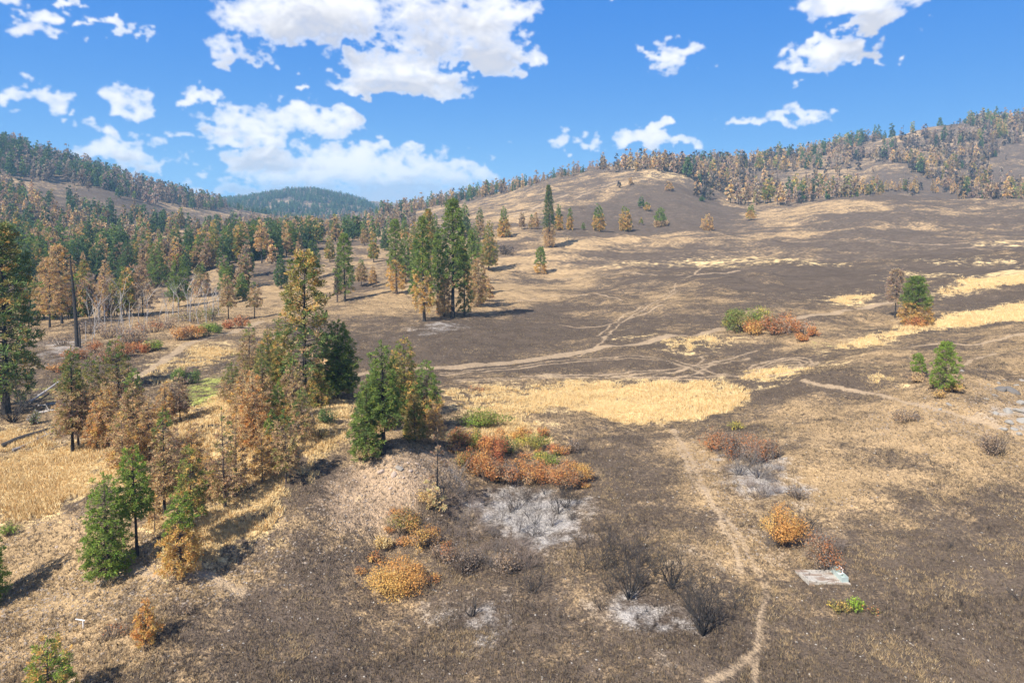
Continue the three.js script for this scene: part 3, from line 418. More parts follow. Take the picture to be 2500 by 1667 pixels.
// a thing of two parts standing at a point
function plant(name, label, category, geo, p, parts, mats, group, turn = 0) {
  const g = new THREE.Group(); g.name = numbered(name); g.position.copy(p); g.rotation.y = turn; g.userData = { label, category }; if (group) g.userData.group = group;
  [geo.wood, geo.crown].forEach((q, i) => { if (!q.attributes.position.count) return; const m = new THREE.Mesh(q, mats[i]); m.name = parts[i]; m.castShadow = m.receiveShadow = true; g.add(m); if (!i && geo.limb) { const l = new THREE.Mesh(geo.limb, mats[0]); l.name = 'branches'; l.userData.kind = 'stuff'; l.castShadow = l.receiveShadow = true; m.add(l); } });
  scene.add(g); return g;
}
const PINE = [['trunk', 'crown'], [barkMat, needleMat]], SHRUB = [['stem', 'foliage'], [twigMat, leafMat]], BARE = [['stem', 'twig'], [twigMat, twigMat]];
const scaleAt = (p) => -p.z / F; // metres for one pixel of the survey view at that distance

// ---------------------------------------------------------------- the single trees: foot, top and crown width as sighted, look, label
let seed = 100;
const PINES = [ // X, Y of the foot, Y of the top, crown width, style, options, label
  [262, 1411, 1146, 122, 'bright', { base: 0.06, shape: 0.62, size: 0.36 }, 'bushy fully green young pine with low branches beside bare dirt on the slope'],
  [334, 1356, 1078, 92, 'bright', { base: 0.36, shape: 0.6, size: 0.36, bark: C.charred }, 'green pine with long bare black lower trunk behind the bushy green pine'],
  [440, 1412, 1186, 98, 'brightmix', { base: 0.08, shape: 0.6, size: 0.34 }, 'young pine with green upper half and golden scorched lower half'],
  [472, 1338, 1072, 80, 'olive', { base: 0.3, shape: 0.7, cover: 2.6 }, 'thin grey-green pine standing behind the half green, half golden pine'],
  [400, 1252, 985, 92, 'hightop', { base: 0.16, cover: 2.3, bark: C.charred, bare: 0.15 }, 'thin scorched pine with charred trunk and small dark green top'],
  [377, 1299, 1190, 40, 'tan', { base: 0.25, cover: 2 }, 'small tan dead sapling with bare thin stem between the green pines'],
  [549, 1240, 985, 88, 'hightop', { base: 0.12, cover: 1.5, bare: 0.3 }, 'spindly half bare pine with green tip on the golden slope'],
  [575, 1215, 1010, 70, 'tan', { base: 0.1, cover: 1.5, bare: 0.3 }, 'spindly half bare tan pine close to the green tipped spindly one'],
  [619, 1092, 900, 96, 'orange', { base: 0.05, cover: 2.8 }, 'dead orange-brown pine below the big ponderosa'],
  [661, 1136, 996, 62, 'mixed', { base: 0.12, cover: 2.6 }, 'small pine, green over rust, on the golden slope below the big ponderosa'],
  [698, 1180, 996, 84, 'hightop', { base: 0.2, cover: 2.4 }, 'yellow-green and tan pine with long shadow at the slope edge'],
  [744, 990, 628, 140, 'bigpine', { base: 0.2, shape: 0.42, size: 0.85, cover: 2.3, bark: C.charred, stout: 1.25, tips: 7, even: true }, 'tallest ponderosa on the knoll, olive and brown crown over a thick black trunk'],
  [655, 965, 795, 80, 'bigpine', { base: 0.1 }, 'olive-green pine crowding the left of the tallest ponderosa'],
  [609, 940, 784, 72, 'hightop', { base: 0.1, cover: 2.2, bare: 0.1 }, 'brown thinning pine with pale bare stem near the tallest ponderosa'],
  [686, 972, 782, 70, 'olive', { base: 0.15 }, 'olive pine squeezed against the trunk of the tallest ponderosa'],
  [569, 990, 882, 76, 'olivetop', { base: 0.15 }, 'small olive and tan pine beside the bright green grass patch'],
  [824, 972, 778, 104, 'sunny', { base: 0.1, shape: 0.6, size: 0.5, cover: 4.5, stout: 1.2 }, 'dense dark green cone-shaped pine on a tuft of pale straw'],
  [936, 1106, 826, 96, 'green', { base: 0.22, shape: 0.6, cover: 3, bark: C.charred, stout: 1.5 }, 'tall green pine with thick black lower trunk on the rocky knoll'],
  [990, 1012, 816, 84, 'olive', { base: 0.05, shape: 0.65 }, 'tall narrow yellow-green pine in the knoll clump'],
  [1040, 1042, 874, 88, 'lowgold', { base: 0.05, shape: 0.6 }, 'green pine with a golden scorched flank at the edge of the knoll clump'],
  [892, 1128, 918, 88, 'green', { base: 0.08, shape: 0.65, cover: 3 }, 'light green pine standing foremost in the knoll clump'],
  [966, 1030, 846, 66, 'olive', { base: 0.1 }, 'slim olive pine between the taller pines of the knoll clump'],
  [1062, 1085, 985, 66, 'tan', { base: 0.15, cover: 2 }, 'low tan scorched pine beside the knoll clump'],
  [1067, 1242, 1040, 66, 'cream', { base: 0.02, cover: 1.0, bare: 0.45, bark: C.charred }, 'burnt bare-stemmed young tree with cream leaves at its foot'],
  [176, 1102, 838, 92, 'olivetop', { base: 0.16, bark: C.charred, cover: 2.8 }, 'tan scorched pine with olive top and dark trunk above the golden bank'],
  [190, 1088, 900, 60, 'tan', { base: 0.2, cover: 2 }, 'thin tan pine close behind the olive topped scorched one'],
  [228, 1038, 860, 88, 'olivetop', { base: 0.1 }, 'scorched pine with dark olive top in the brown stand'],
  [290, 1032, 815, 104, 'olivetop', { base: 0.05 }, 'broad tan pine with olive crown top, tallest of the brown stand'],
  [325, 1130, 895, 98, 'hightop', { base: 0.12, cover: 3, size: 0.4 }, 'pine with a dense dark green top over sparse brown branches'],
  [439, 1030, 912, 62, 'brown', { base: 0.2 }, 'small rust-brown dead pine beside the grass clearing'],
  [405, 1042, 928, 58, 'tan', { base: 0.15 }, 'small dead pine with faded tan needles next to the rust-brown one'],
  [266, 1095, 925, 84, 'tan', { base: 0.12, cover: 2.6 }, 'tan dead pine in the middle of the brown stand'],
  [365, 1140, 965, 80, 'tan', { base: 0.15, cover: 2.4 }, 'sparse tan dead pine before the dark green topped one'],
  [300, 1175, 1000, 76, 'tan', { base: 0.2, cover: 2 }, 'sparse pale tan pine above the bare dirt slope'],
  [235, 1100, 970, 66, 'orange', { base: 0.1 }, 'small pinkish-orange dead pine by the golden bank'],
  [510, 1225, 1085, 66, 'tan', { base: 0.15, cover: 2.2 }, 'small golden-brown pine on the shaded slope'],
  [356, 1574, 1458, 70, 'gold2', { base: 0.1, cover: 2.4, bark: C.charred, size: 0.3 }, 'small orange-gold scorched pine with black stem on bare soil'],
  [118, 1745, 1545, 130, 'brighttan', { base: 0.06, shape: 0.6, size: 0.34 }, 'young green pine with orange scorched flank low on the dirt slope'],
  [-38, 1482, 1225, 104, 'bright', { base: 0.08, shape: 0.6 }, 'green pine casting a long shadow on the dirt slope, partly out of view'],
  [14, 1010, 560, 150, 'bigdark', { base: 0.1, shape: 0.4, size: 0.9, cover: 3.0, bark: C.charred, even: true, stout: 1.2, tips: 7 }, 'huge dark olive pine standing above the fallen logs'],
  [842, 736, 577, 50, 'green', { base: 0.12, shape: 0.42, even: true, size: 0.8, bark: C.charred }, 'tall round-topped green pine with long shadow on the tan slope'],
  [823, 738, 612, 20, 'grey', { base: 0.15, cover: 1.6 }, 'thin dark dead pine beside the round-topped green pine'],
  [882, 700, 632, 34, 'hightop', { base: 0.2 }, 'small tan pine with green tip on the tan slope'],
  [910, 702, 648, 24, 'tan', { base: 0.2 }, 'smallest tan pine on the tan slope'],
  [968, 718, 542, 46, 'lowgold', { base: 0.06, shape: 0.42, even: true, size: 0.8 }, 'narrow olive-green pine with golden foot beside the meadow clump'],
  [1105, 776, 495, 70, 'green', { base: 0.26, shape: 0.4, even: true, size: 1.0, bark: C.charred, stout: 1.2, cover: 3.2 }, 'tallest broad green pine of the meadow clump'],
  [1036, 784, 536, 52, 'lowgold', { base: 0.1, shape: 0.45, even: true, size: 0.9, bark: C.charred, cover: 2.6 }, 'tall slim green pine with sparse gold lower branches in the meadow clump'],
  [1046, 700, 517, 52, 'olive', { base: 0.1, even: true, size: 0.9, shape: 0.5 }, 'tall olive pine behind the meadow clump'],
  [1167, 748, 587, 50, 'hightop', { base: 0.04, cover: 2.4, size: 0.8 }, 'grey-green pine with brown lower branches in the meadow clump'],
  [1085, 772, 660, 44, 'tan', { base: 0.04, size: 0.7, cover: 2.4 }, 'low tan scorched pine under the meadow clump'],
  [1193, 660, 536, 48, 'olive', { base: 0.1, size: 0.8 }, 'olive pine beside the dark burnt brush'],
  [1135, 580, 495, 34, 'green', { base: 0.1, size: 0.8 }, 'green pine rising behind the meadow clump'],
  [1172, 586, 507, 28, 'olivetop', { base: 0.1, size: 0.8 }, 'olive and orange pine behind the meadow clump'],
  [1231, 580, 504, 34, 'mixed', { base: 0.05, size: 0.8 }, 'green over tan pine at the crest of the tan slope'],
  [939, 612, 552, 24, 'deep', { base: 0.1, size: 0.8 }, 'dark green pine at the edge of the brown belt'],
  [988, 586, 533, 26, 'lowgold', { base: 0.1, size: 0.8 }, 'green and gold pine at the edge of the brown belt'],
  [764, 682, 587, 36, 'deep', { base: 0.3, shape: 0.4, size: 0.8, bark: C.charred }, 'dark green pine with long bare trunk casting a shadow on the bare slope'],
  [686, 704, 622, 36, 'deep', { base: 0.1, size: 0.7 }, 'dark green pine behind the top of the tallest ponderosa'],
  [1341, 604, 457, 34, 'fir2', { base: 0.02, shape: 0.55, size: 0.9, even: true, cover: 3.4 }, 'tall dark fir with tan foot on the meadow crest'],
  [1365, 561, 497, 22, 'mixed', { base: 0.02, size: 0.9 }, 'green topped pine close to the tall dark fir'],
  [1391, 561, 505, 18, 'mixed', { base: 0.02, size: 0.9 }, 'slim green topped pine second from the tall dark fir'],
  [1424, 561, 545, 11, 'green', { size: 0.7 }, 'tiny green sapling on the meadow crest'],
  [1461, 563, 500, 34, 'mixed', { base: 0.02, size: 0.9, shape: 0.55 }, 'plump pine, deep green over tan, on the meadow crest'],
  [1527, 563, 505, 36, 'mixed3', { base: 0.02, size: 0.9, shape: 0.6 }, 'plump golden pine with green tip on the meadow crest'],
  [1613, 553, 507, 36, 'sidetan', { base: 0.02, size: 0.9, shape: 0.6 }, 'pine, green on its shaded flank, gold below, at the foot of the bare hill'],
  [1566, 547, 531, 10, 'olive', { size: 0.8 }, 'tiny olive sapling at the foot of the bare hill'],
  [1566, 508, 481, 18, 'deep', { size: 1.1 }, 'dark green pine on the flank of the bare hill'], [1580, 514, 494, 18, 'mixed', { size: 1.1 }, 'green and tan pine on the flank of the bare hill'],
  [1728, 563, 523, 32, 'tan', { base: 0.02, size: 0.9, shape: 0.6 }, 'plump all-tan pine standing alone on the meadow crest'], [1714, 492, 478, 14, 'deep', { size: 1.2 }, 'small green pine on the slope edge right below the burnt stand'], [1833, 538, 502, 26, 'mixed', { size: 1.0 }, 'green topped pine at the foot of the burnt stand'],
  [1540, 452, 432, 13, 'tan', { size: 1.2 }, 'single tan pine high on the bare hill'], [1512, 458, 442, 12, 'grey', { size: 1.2 }, 'single dark pine high on the bare hill'], [1634, 466, 443, 22, 'tan', { size: 1.2 }, 'tan pine on the right shoulder of the bare hill'],
  [1274, 560, 512, 17, 'brown', { size: 0.9 }, 'brown pine at the crest beside the tall dark fir'], [1298, 560, 522, 14, 'hightop', { size: 0.9 }, 'small greenish pine at the crest beside the tall dark fir'], [1309, 560, 517, 17, 'tan', { size: 0.9 }, 'tan pine at the crest beside the tall dark fir'],
  [1320, 668, 608, 32, 'lowgold', { base: 0.03, shape: 0.4, even: true, size: 0.7 }, 'round green pine with tan foot alone on the meadow'],
  [2186, 776, 661, 50, 'tan2', { base: 0.32, shape: 0.4, even: true, size: 0.55, bark: C.charred, cover: 2.6 }, 'dead tan pine with bare black trunk on the right meadow'],
  [2235, 795, 682, 76, 'lowgold', { base: 0.05, shape: 0.42, even: true, size: 0.55, cover: 4 }, 'rounded green pine with orange foot next to the dead tan pine'],
  [2306, 956, 840, 66, 'bright', { base: 0.1, shape: 0.4, even: true, size: 0.4 }, 'bright green young pine ringed by tan scorched twigs by the rocks'],
  [2244, 922, 868, 34, 'bright', { base: 0.2, shape: 0.4, even: true, size: 0.35 }, 'small bright green sapling beside the rocks'],
  [120, 800, 640, 80, 'tan', { base: 0.2, size: 0.75, even: true, shape: 0.5, bark: C.charred }, 'large tan scorched pine with dark trunk beyond the black snag'], [150, 790, 605, 76, 'tan', { base: 0.25, size: 0.8, even: true, shape: 0.5, bark: C.charred }, 'large brown and tan pine whose crown stands behind the black snag'],
  [348, 770, 655, 66, 'brown', { base: 0.12, size: 0.75, even: true, shape: 0.5, bark: C.charred }, 'brown dead pine behind the bare white trees'], [205, 745, 640, 60, 'olive', { base: 0.2, size: 0.75, even: true, bark: C.charred }, 'olive scorched pine behind the bare white trees'],
  [258, 735, 632, 50, 'tan', { base: 0.1, size: 0.75 }, 'plump tan pine at the edge of the green forest'], [435, 748, 620, 56, 'green', { base: 0.1, size: 0.75, shape: 0.6 }, 'green pine above the white stemmed thicket'], [490, 725, 640, 52, 'olivetop', { base: 0.1, size: 0.75 }, 'olive topped pine above the white stemmed thicket'],
  [557, 780, 680, 46, 'hightop', { base: 0.3, size: 0.6, bark: C.charred }, 'green and tan pine with bare dark trunk by the rust-red brush'], [621, 778, 685, 40, 'hightop', { base: 0.3, size: 0.6, bark: C.charred }, 'slim green topped pine with bare trunk at the valley edge'], [592, 735, 665, 36, 'green', { base: 0.05, size: 0.65 }, 'narrow green pine at the valley edge'],
  [385, 700, 590, 56, 'green', { base: 0.05, size: 0.8 }, 'tall full green pine in the valley forest edge'], [310, 690, 585, 54, 'deep', { base: 0.05, size: 0.8 }, 'dark green pine in the valley forest edge'], [60, 700, 585, 62, 'deep', { base: 0.08, size: 0.85 }, 'broad dark green pine behind the huge olive pine'],
  [640, 1010, 838, 74, 'olivetop', { base: 0.1 }, 'olive and tan pine packed in below the tallest ponderosa'], [716, 1022, 862, 78, 'hightop', { base: 0.1 }, 'tan pine with green tip under the low branches of the tallest ponderosa'], [776, 992, 872, 66, 'olive', { base: 0.05 }, 'short olive pine between the tallest ponderosa and the dense dark green pine'], [590, 1050, 905, 74, 'tan', { base: 0.1 }, 'tan dead pine beside the dead orange-brown pine'], [736, 1078, 940, 74, 'olivetop', { base: 0.12 }, 'pine of mixed olive and orange needles on the slope under the tallest ponderosa'], [680, 1066, 930, 66, 'mixed', { base: 0.1 }, 'small green over gold pine in the thick of the slope stand'], [640, 1180, 1040, 66, 'tan', { base: 0.15, cover: 2 }, 'airy tan sapling low on the golden slope'], [470, 1160, 1020, 70, 'tan', { base: 0.15, cover: 2.2 }, 'tan dead pine above the thin grey-green one'], [425, 1180, 1035, 64, 'brown', { base: 0.15, cover: 2 }, 'brown dead pine next to the one with the dark green top'],
  [912, 1050, 880, 70, 'green', { base: 0.1 }, 'green pine filling the back of the knoll clump'], [1012, 1075, 930, 60, 'olive', { base: 0.05 }, 'low olive pine filling the foot of the knoll clump'],
  [1068, 768, 575, 38, 'green', { base: 0.12, shape: 0.45, even: true, size: 0.9 }, 'green pine touching the tallest of the meadow clump'], [1134, 770, 610, 38, 'olive', { base: 0.05, even: true, shape: 0.5, size: 0.85 }, 'olive pine at the shaded side of the meadow clump'], [1016, 742, 590, 34, 'green', { base: 0.1, even: true, shape: 0.5, size: 0.85 }, 'slim green pine at the sunny side of the meadow clump'], [1152, 722, 566, 34, 'lowgold', { base: 0.05, even: true, shape: 0.5, size: 0.85 }, 'green and gold pine in the back of the meadow clump'], [1124, 690, 535, 34, 'green', { base: 0.08, size: 0.85 }, 'pointed green pine in the back of the meadow clump'], [990, 690, 556, 34, 'green', { base: 0.08, size: 0.85 }, 'pointed green pine just off the meadow clump'], [1186, 735, 672, 40, 'tan', { size: 0.7 }, 'short tan pine in the shade of the meadow clump'], [912, 640, 565, 30, 'olive', { size: 0.8 }, 'olive pine uphill of the narrow olive-green one'], [1010, 625, 540, 32, 'olive', { size: 0.8 }, 'olive pine linking the meadow clump and the brown belt'], [1062, 620, 520, 34, 'green', { size: 0.8 }, 'green pine above the meadow clump near the brown belt'], [890, 600, 545, 24, 'hightop', { size: 0.8 }, 'scorched green tipped pine at the brown belt'], [1160, 640, 545, 34, 'green', { size: 0.8 }, 'green pine close uphill of the olive pine by the burnt brush'], [730, 662, 590, 30, 'tan', { size: 0.7 }, 'tan pine before the brown belt'], [805, 640, 575, 28, 'olive', { size: 0.8 }, 'olive pine before the brown belt'],
];
STYLE.brighttan = (t, r) => (r() < 0.28 ? C.gold : STYLE.bright(t, r)); STYLE.brightmix = (t, r) => (t + (r() - 0.5) * 0.15 > 0.5 ? STYLE.bright(t, r) : r() < 0.85 ? C.gold : C.cream); STYLE.bigdark = (t, r) => (r() < 0.5 ? C.pine : r() < 0.6 ? C.olive : r() < 0.6 ? C.deep : C.gold); STYLE.sunny = (t, r) => (r() < 0.5 ? C.green : C.pine); STYLE.gold2 = (t, r) => (r() < 0.6 ? C.gold : C.orange); STYLE.fir2 = (t, r) => (t + (r() - 0.5) * 0.1 > 0.3 ? STYLE.fir(t, r) : C.tan); STYLE.mixed3 = (t, r) => (t + (r() - 0.5) * 0.2 > 0.72 ? C.green : r() < 0.8 ? C.gold : C.olive); STYLE.tan2 = (t, r) => (r() < 0.7 ? C.pink : C.tan);
for (const [X, Y, T, Wp, style, opt, label] of PINES) {
  const p = at(X, Y), s = scaleAt(p), H = (Y - T) * s * 1.02, W = Wp * s * 1.06, far = (Y - T) < 90;
  const geo = pineGeometry({ H, W, style, size: Math.max(0.3, Math.min(H * 0.05, 0.42)), blade: far ? 0.17 : 0.11, tips: far ? 5 : 7, cover: far ? 3 : ['tan', 'brown', 'orange', 'hightop', 'olivetop'].includes(style) ? 2.1 : 2.8, sides: far ? 5 : 7, limbs: far ? 2 : 1, split: !far, ...opt, ...(far ? {} : { size: (opt.size || Math.max(0.3, Math.min(H * 0.05, 0.42))) * 0.84 }) }, seed++);
  plant(H < 3.5 ? 'pine_sapling' : 'pine_tree', label, H < 3.5 ? 'sapling' : 'pine tree', geo, p, ...PINE);
}
// the black snag and its leaning neighbour
{
  const p = at(187, 846), s = scaleAt(p), t = new Tri(), tw = new Tri(), r = rngOf(9), H = 225 * s;
  t.tube([[0, -0.4, 0], [-0.1, H * 0.3, 0], [-0.5, H * 0.65, 0], [-0.9, H, 0.2]], [0.5, 0.4, 0.3, 0.08], 8, C.charred);
  for (let i = 0; i < 60; i++) { const y = H * (0.3 + 0.68 * r()), a = r() * 6.28, l = 0.6 + 2.2 * r(); tw.tube([[-0.9 * y / H, y, 0], [-0.9 * y / H + Math.cos(a) * l, y + l * 0.1 * (r() - 0.6), Math.sin(a) * l]], [0.05, 0.012], 3, C.charred); }
  plant('burnt_snag', 'tall straight black burnt snag above the rust-red brush', 'dead tree', { wood: t.geometry(), crown: tw.geometry() }, p, ['trunk', 'branch'], [twigMat, twigMat]);
  const q = at(194, 850), t2 = new Tri(), k2 = new Tri(); t2.tube([[0, -0.3, 0], [0.1, 3, 0], [-0.1, 6, 0]], [0.22, 0.18, 0.1], 6, C.charred); k2.tube([[0, 4, 0], [0.7, 4.5, 0.2]], [0.05, 0.02], 3, C.charred);
  plant('burnt_snag', 'short broken black snag at the foot of the tall black snag', 'dead tree', { wood: t2.geometry(), crown: k2.geometry() }, q, ['trunk', 'branch'], [twigMat, twigMat]);
}
// bare pale trees of the creek thicket
const pale = [0, 1, 2, 3].map((i) => bareTree({ H: 10, stems: 1, spread: 0.07, color: [0.33, 0.305, 0.28], forks: 3, thick: 0.0085, tight: 0.3, twist: 0.13 }, 300 + i));
[[215, 790, 1], [232, 800, 1.1], [255, 782, 1], [262, 812, 1.05], [288, 838, 0.9], [290, 790, 1.2], [322, 820, 1.1], [300, 775, 1], [278, 842, 0.8], [338, 800, 0.9], [412, 778, 0.9], [436, 785, 1], [455, 790, 1], [470, 788, 1.15], [485, 790, 1], [500, 788, 1.1], [512, 786, 1], [525, 782, 0.8], [245, 770, 1.1], [205, 830, 0.8], [222, 842, 0.7], [240, 822, 1], [272, 800, 0.9], [310, 798, 1], [352, 818, 0.8], [366, 790, 0.9], [388, 792, 0.8], [400, 800, 0.8], [428, 772, 1], [462, 774, 1], [478, 778, 0.9], [495, 775, 1], [540, 770, 0.8], [300, 812, 0.7]].forEach(([X, Y, k], i) => {
  const p = at(X, Y), g = plant('bare_tree', X < 380 ? 'bare pale leafless tree in the grey thicket by the black snag' : 'bare pale leafless tree in the white stemmed thicket above the rust-red brush', 'bare tree', pale[i % 4], p, ['trunk', 'branch'], [twigMat, twigMat], X < 380 ? 'bare trees by the black snag' : 'bare trees of the white stemmed thicket', i * 1.7);
  g.scale.setScalar(k * 118 * scaleAt(p) / 10);
});

// ---------------------------------------------------------------- the forest: single trees where they show largest, the rest as one mass
const FOREST = [
  [[[-120, 205], [160, 215], [420, 205], [560, 250], [600, 300], [-120, 300]], 60, { green: 4, olive: 2, tan: 3, hightop: 2, brown: 2, deep: 3 }, 10, 17], // corners as (sight column, distance); how many; mix of looks; heights
  [[[-160, 225], [420, 235], [640, 330], [760, 420], [-160, 420]], 330, { green: 6, deep: 5, olive: 2, tan: 3.4, brown: 2, hightop: 2.5 }, 15, 23],
  [[[-160, 420], [780, 420], [1000, 560], [560, 720], [-160, 720]], 600, { green: 5, deep: 5, olive: 1.2, tan: 3, brown: 3.4, hightop: 1.4 }, 12, 20],
  [[[-220, 700], [330, 760], [560, 1150], [430, 1350], [150, 1250], [-220, 1250]], 1500, { deep: 6, green: 1, pink: 5, brown: 2.4, grey: 2.4 }, 17, 28],
  [[[540, 540], [1000, 520], [1020, 1000], [560, 1100]], 800, { tan: 4, brown: 4, pink: 2, green: 1.2, deep: 1, grey: 1.6 }, 10, 17],
  [[[930, 880], [1180, 930], [1420, 920], [1500, 1120], [930, 1120]], 420, { tan: 3, brown: 3, deep: 1.6, green: 0.8, grey: 1 }, 13, 24],
  [[[1440, 800], [1600, 790], [1740, 800], [1800, 1100], [1480, 1100]], 420, { tan: 3, brown: 3, grey: 5, deep: 1 }, 15, 28],
  [[[1690, 700], [1860, 620], [1900, 800], [2000, 1180], [1700, 1120]], 520, { olive: 1, tan: 2.6, brown: 3.4, grey: 6, deep: 0.8 }, 12, 27],
  [[[1870, 640], [2700, 640], [2700, 1230], [1980, 1210]], 1800, { olive: 1.6, tan: 2, brown: 4, grey: 5.5, deep: 1, pink: 3.5 }, 9, 25],  // the many blackened pines also stand in for dark shadow gaps between crowns
  [[[1900, 690], [2700, 680], [2700, 790], [1900, 800]], 300, { tan: 6, gold: 3, brown: 2, mixed: 0.2 }, 9, 14],
  [[[1850, 1090], [2700, 1130], [2700, 1240], [1850, 1200]], 230, { deep: 5, brown: 1.5, olive: 1.5, green: 1 }, 16, 28],
  [[[330, 1150], [760, 1150], [760, 1750], [400, 2000]], 700, { deep: 7, green: 1, pink: 2 }, 8, 15],
  [[[330, 1750], [1020, 1700], [1020, 2450], [330, 2450]], 4200, { deep: 7, fir: 1, pink: 2.4, grey: 0.5 }, 14, 22],
];
STYLE.gold = STYLE.gold2;
const FSTYLES = ['green', 'deep', 'olive', 'tan', 'brown', 'hightop', 'pink', 'grey', 'gold', 'mixed', 'fir'], VAR = 3, midVar = {}, farVar = {};
for (const [i, s] of FSTYLES.entries()) {
  const burnt = s === 'grey', dead = ['tan', 'brown', 'pink', 'gold', 'grey'].includes(s);
  midVar[s] = [0, 1, 2].map((k) => pineGeometry({ H: 20, W: (dead ? 5.4 : 6.4) + k * 0.9, base: dead ? 0.14 + 0.08 * k : 0.05 + 0.06 * k, style: s, size: 1.0, cover: burnt ? 1.3 : dead ? 2.4 : 3.3, shape: 0.5 + 0.12 * k, tips: 5, sides: 5, limbs: 3, bark: dead ? C.charred : C.bark, bare: burnt ? 0.4 : 0 }, 500 + i * 10 + k));
  farVar[s] = [0, 1, 2].map((k) => { const g = pineGeometry({ H: 20, W: (dead ? 4.8 : 5.8) + k * 0.9, base: 0.06 + 0.07 * k, style: s, size: 1.7, cover: burnt ? 1.2 : dead ? 2.1 : 3, shape: 0.55 + 0.14 * k, tips: 5, sides: 4, limbs: 100, bark: C.charred, bare: burnt ? 0.4 : 0 }, 700 + i * 10 + k); return mergeGeometries([g.wood, g.crown]); });
}
const inside = (poly, x, y) => { let c = false; for (let i = 0, j = poly.length - 1; i < poly.length; j = i++) { const [a, b] = poly[i], [d, e] = poly[j]; if ((b > y) !== (e > y) && x < (d - a) * (y - b) / (e - b) + a) c = !c; } return c; };
const column = (x, z) => 1250 + x / -z * F, rowOf = (y, z) => HORIZON + (EYE - y) / -z * F;
const hiddenFrom = (x, y, z) => { for (let t = 0.06; t < 0.985; t += 0.012) if (EYE + (y - EYE) * t < sheet(x * t, z * t) - 0.3) return true; return false; };
const CLEAR = [[[60, 455], [150, 440], [280, 470], [420, 520], [440, 535], [300, 530], [170, 505], [90, 490]], [[2420, 460], [2400, 400], [2520, 330], [2520, 460]], [[2010, 440], [2100, 395], [2200, 400], [2230, 430], [2100, 460]], [[330, 715], [420, 690], [520, 700], [560, 800], [300, 800]]];
const woods = [];
{
  const r = rngOf(31);
  for (const [corners, count, mix, h0, h1] of FOREST) {
    const poly = corners.map(([X, D]) => [(X - 1250) / F * D, -D]), xs = poly.map((p) => p[0]), zs = poly.map((p) => p[1]), keys = Object.keys(mix), total = keys.reduce((a, k) => a + mix[k], 0);
    for (let n = 0, tries = 0; n < count && tries < count * 30; tries++) {
      const x = lerp(Math.min(...xs), Math.max(...xs), r()), z = lerp(Math.min(...zs), Math.max(...zs), r()); if (!inside(poly, x, z)) continue;
      if (fbm(x / 70 + 4, z / 70, 2) < 0.33 + 0.2 * r()) continue; // gaps
      const y = sheet(x, z); let X = column(x, z), Y = rowOf(y, z);
      n++;
      if (CLEAR.some((c) => inside(c, X, Y)) && r() < 0.93) continue;
      let q = (fbm(x / 55 + 60, z / 55, 2) * 0.55 + r() * 0.45), pick = Math.min(0.999, Math.max(0, (q - 0.2) / 0.6)) * total, s = keys[0]; for (const k of keys) { pick -= mix[k]; if (pick < 0) { s = k; break; } }
      const H = lerp(h0 * 0.75, h1, r() ** 1.2), size = H / -z; if (hiddenFrom(x, y + H * 0.9, z)) continue;
      woods.push({ x, y, z, H, s, size, v: Math.floor(r() * VAR), a: r() * 6.28, inView: X > -60 && X < 2560 });
    }
  }
}
woods.sort((a, b) => b.size - a.size);
const LOOKS = { green: 'green pine', deep: 'dark green pine', olive: 'olive pine', tan: 'tan dead pine', brown: 'brown dead pine', hightop: 'green tipped scorched pine', pink: 'faded pinkish dead pine', grey: 'blackened bare pine', gold: 'golden dead pine', mixed: 'green and gold pine', fir: 'dark fir' };
const whereOf = (X) => (X < 170 ? 'behind the huge dark olive pine' : X < 390 ? 'behind the grey thicket of bare trees' : X < 560 ? 'behind the white stemmed thicket' : 'beside the bare tan slope');
let singles = 0; const mass = {};
for (const w of woods) {
  if (w.inView && singles < 200) {
    singles++;
    const g = plant('pine_tree', `${w.H > 18.5 ? 'tall ' : w.H < 13.5 ? 'short ' : ''}${LOOKS[w.s]} in the valley forest ${whereOf(column(w.x, w.z))}`, 'pine tree', midVar[w.s][w.v], new THREE.Vector3(w.x, w.y - 0.1, w.z), ...PINE, 'pines of the valley forest', w.a); g.scale.setScalar(w.H / 20);
  } else ((mass[w.s] ??= [[], [], []])[w.v]).push(w);
}
{
  const forest = new THREE.Group(); forest.name = 'forest'; forest.userData = { kind: 'stuff', label: 'burnt and green pine woods covering the hills beyond the meadow', category: 'forest' }; scene.add(forest);
  const mat = new THREE.MeshStandardMaterial({ name: 'far_pines', vertexColors: true, roughness: 1, side: THREE.DoubleSide }), M = new THREE.Matrix4(), Q = new THREE.Quaternion(), UPV = new THREE.Vector3(0, 1, 0), r = rngOf(8), col = new THREE.Color(); mat.specularIntensity = 0.2;
  for (const s of Object.keys(mass)) mass[s].forEach((l, v) => {
    if (!l.length) return;
    const im = new THREE.InstancedMesh(farVar[s][v], mat, l.length); im.name = 'tree_mass'; im.userData = { kind: 'stuff' };
    l.forEach((w, i) => { const k = w.H / 20; M.compose(new THREE.Vector3(w.x, w.y - 0.2, w.z), Q.setFromAxisAngle(UPV, w.a), new THREE.Vector3(k * (0.8 + 0.4 * r()), k, k * (0.8 + 0.4 * r()))); im.setMatrixAt(i, M); const f = 0.55 + 0.6 * r(); im.setColorAt(i, col.setRGB(f, f * (0.95 + 0.1 * r()), f)); });
    im.castShadow = im.receiveShadow = true; forest.add(im);
  });
}

